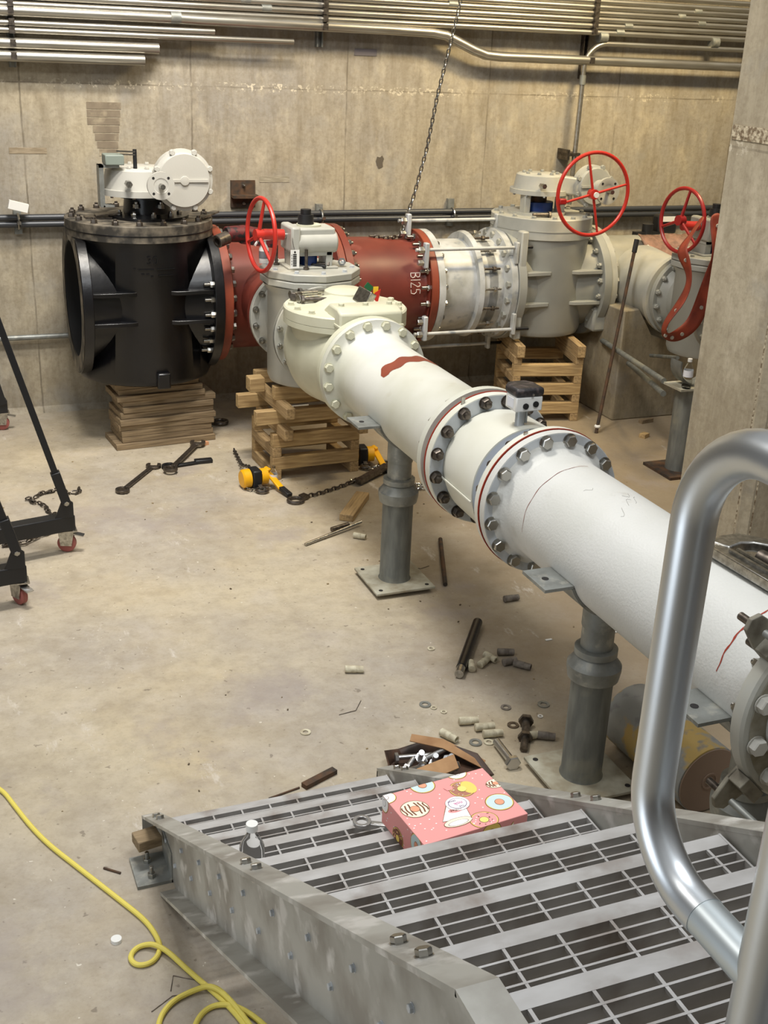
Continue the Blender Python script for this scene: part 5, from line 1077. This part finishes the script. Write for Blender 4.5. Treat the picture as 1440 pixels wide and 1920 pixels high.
solo('air_hose', MB().tube(smooth([(.49, 2.42, r_), (.53, 2.56, r_), (.59, 2.62, r_), (.66, 2.60, r_*1.6), (.72, 2.52, r_), (.76, 2.40, r_)]), r_, 10), HOSE, 'lowest bend of yellow cord beside the stringer foot', 'cord')

# black gantry at the left edge
gn = thing('rolling_gantry', 'black rolling gantry frame with red casters at the left edge', 'gantry', (.5, 5.8, 0))
def caster(p, yawc, nm='caster'):
    x, y = p; c = MB().bb(x-.045, x+.045, y-.04, y+.04, .125, .133).build(nm, STEEL, gn)
    d = V((math.cos(yawc), math.sin(yawc), 0)); n_ = V((-d.y, d.x, 0)); w0 = V((x, y, .052))-d*.01
    MB().lathe([(0, 0), (0, .044), (.004, .050), (.030, .050), (.034, .044), (.034, 0)], w0-n_*.017, n_, 32).build('wheel', REDW, c)
    for s in (-1, 1): MB().prism([(-.03, 0), (.03, 0), (.045, .08), (-.04, .08)], w0+n_*.023*s-V((0, 0, 0.01)), d, (0, 0, 1), .004).build('fork', STEEL, c)
    MB().bar(w0+d*.03+V((0, 0, .06)), w0+d*.095+V((0, 0, .045)), .04, .006).build('brake_pedal', CHROME, c)
for (x, y, L, dy) in ((.645, 6.05, 1.6, -.24), (.335, 5.47, 1.4, -.18)):
    dv = V((-L, dy*L*.9, 0)).normalized(); e = V((x+.03, y, .18))
    MB().bar(e, e+dv*L, .08, .088).build('base_beam', BLKMAT, gn, bevel=.006)
    MB().prism([(0, 0), (.10, 0), (.10, .085), (.07, .11), (.045, .11)], e-V((.10, .045, -.04))+V((0, 0, 0)), (1, 0, 0), (0, 0, 1), .008).build('gusset', BLKMAT, gn)
    pv = e+V((-.035, -.035, .125)); inst('bolt', BH_S, gn, pv-V((0, .02, 0)), (0, -1, 0), 0, .013)
    tpv = V((x-.34, y, 1.55)); MB().bar(pv, pv.lerp(tpv, .14), .05, .055, (0, 1, 0)).bar(pv.lerp(tpv, .12), tpv, .034, .034, (0, 1, 0)).build('leg', BLKMAT, gn, bevel=.004)
    for dx in (-.03, .025): MB().cyl((x+dx, y-.03, .13), (x+dx, y-.03, .15), .007, 10).build('plate_bolt', CHROME, gn)
    caster((x, y), R(-20 if y > 6 else -60))
g2 = thing('rolling_gantry', 'black gantry foot with red caster at the far left, near the wall', 'gantry', (.49, 8.28, 0))
gnb = gn; gn = g2; caster((.49, 8.28), R(-10)); MB().bar((.52, 8.28, .18), (-.4, 8.2, .18), .09, .09).build('base_beam', BLKMAT, g2); MB().bar((.49, 8.25, .20), (.44, 8.25, .42), .06, .06, (0, 1, 0)).build('leg', BLKMAT, g2); gn = gnb
chain([(.28, 6.25, .012), (.40, 6.42, .012), (.52, 6.50, .02), (.58, 6.42, .015), (.50, 6.32, .012), (.38, 6.28, .015), (.30, 6.2, .012), (.42, 6.2, .02), (.56, 6.30, .03), (.64, 6.42, .02), (.62, 6.60, .012), (.57, 6.75, .014), (.50, 6.85, .012), (.60, 6.93, .014), (.70, 6.98, .012), (.74, 6.90, .012), (.80, 6.88, .014), (.84, 6.98, .012)], .034, .005, DSTEEL, 'heap of dark chain on the floor behind the gantry beam', 'chain', jit=.014)
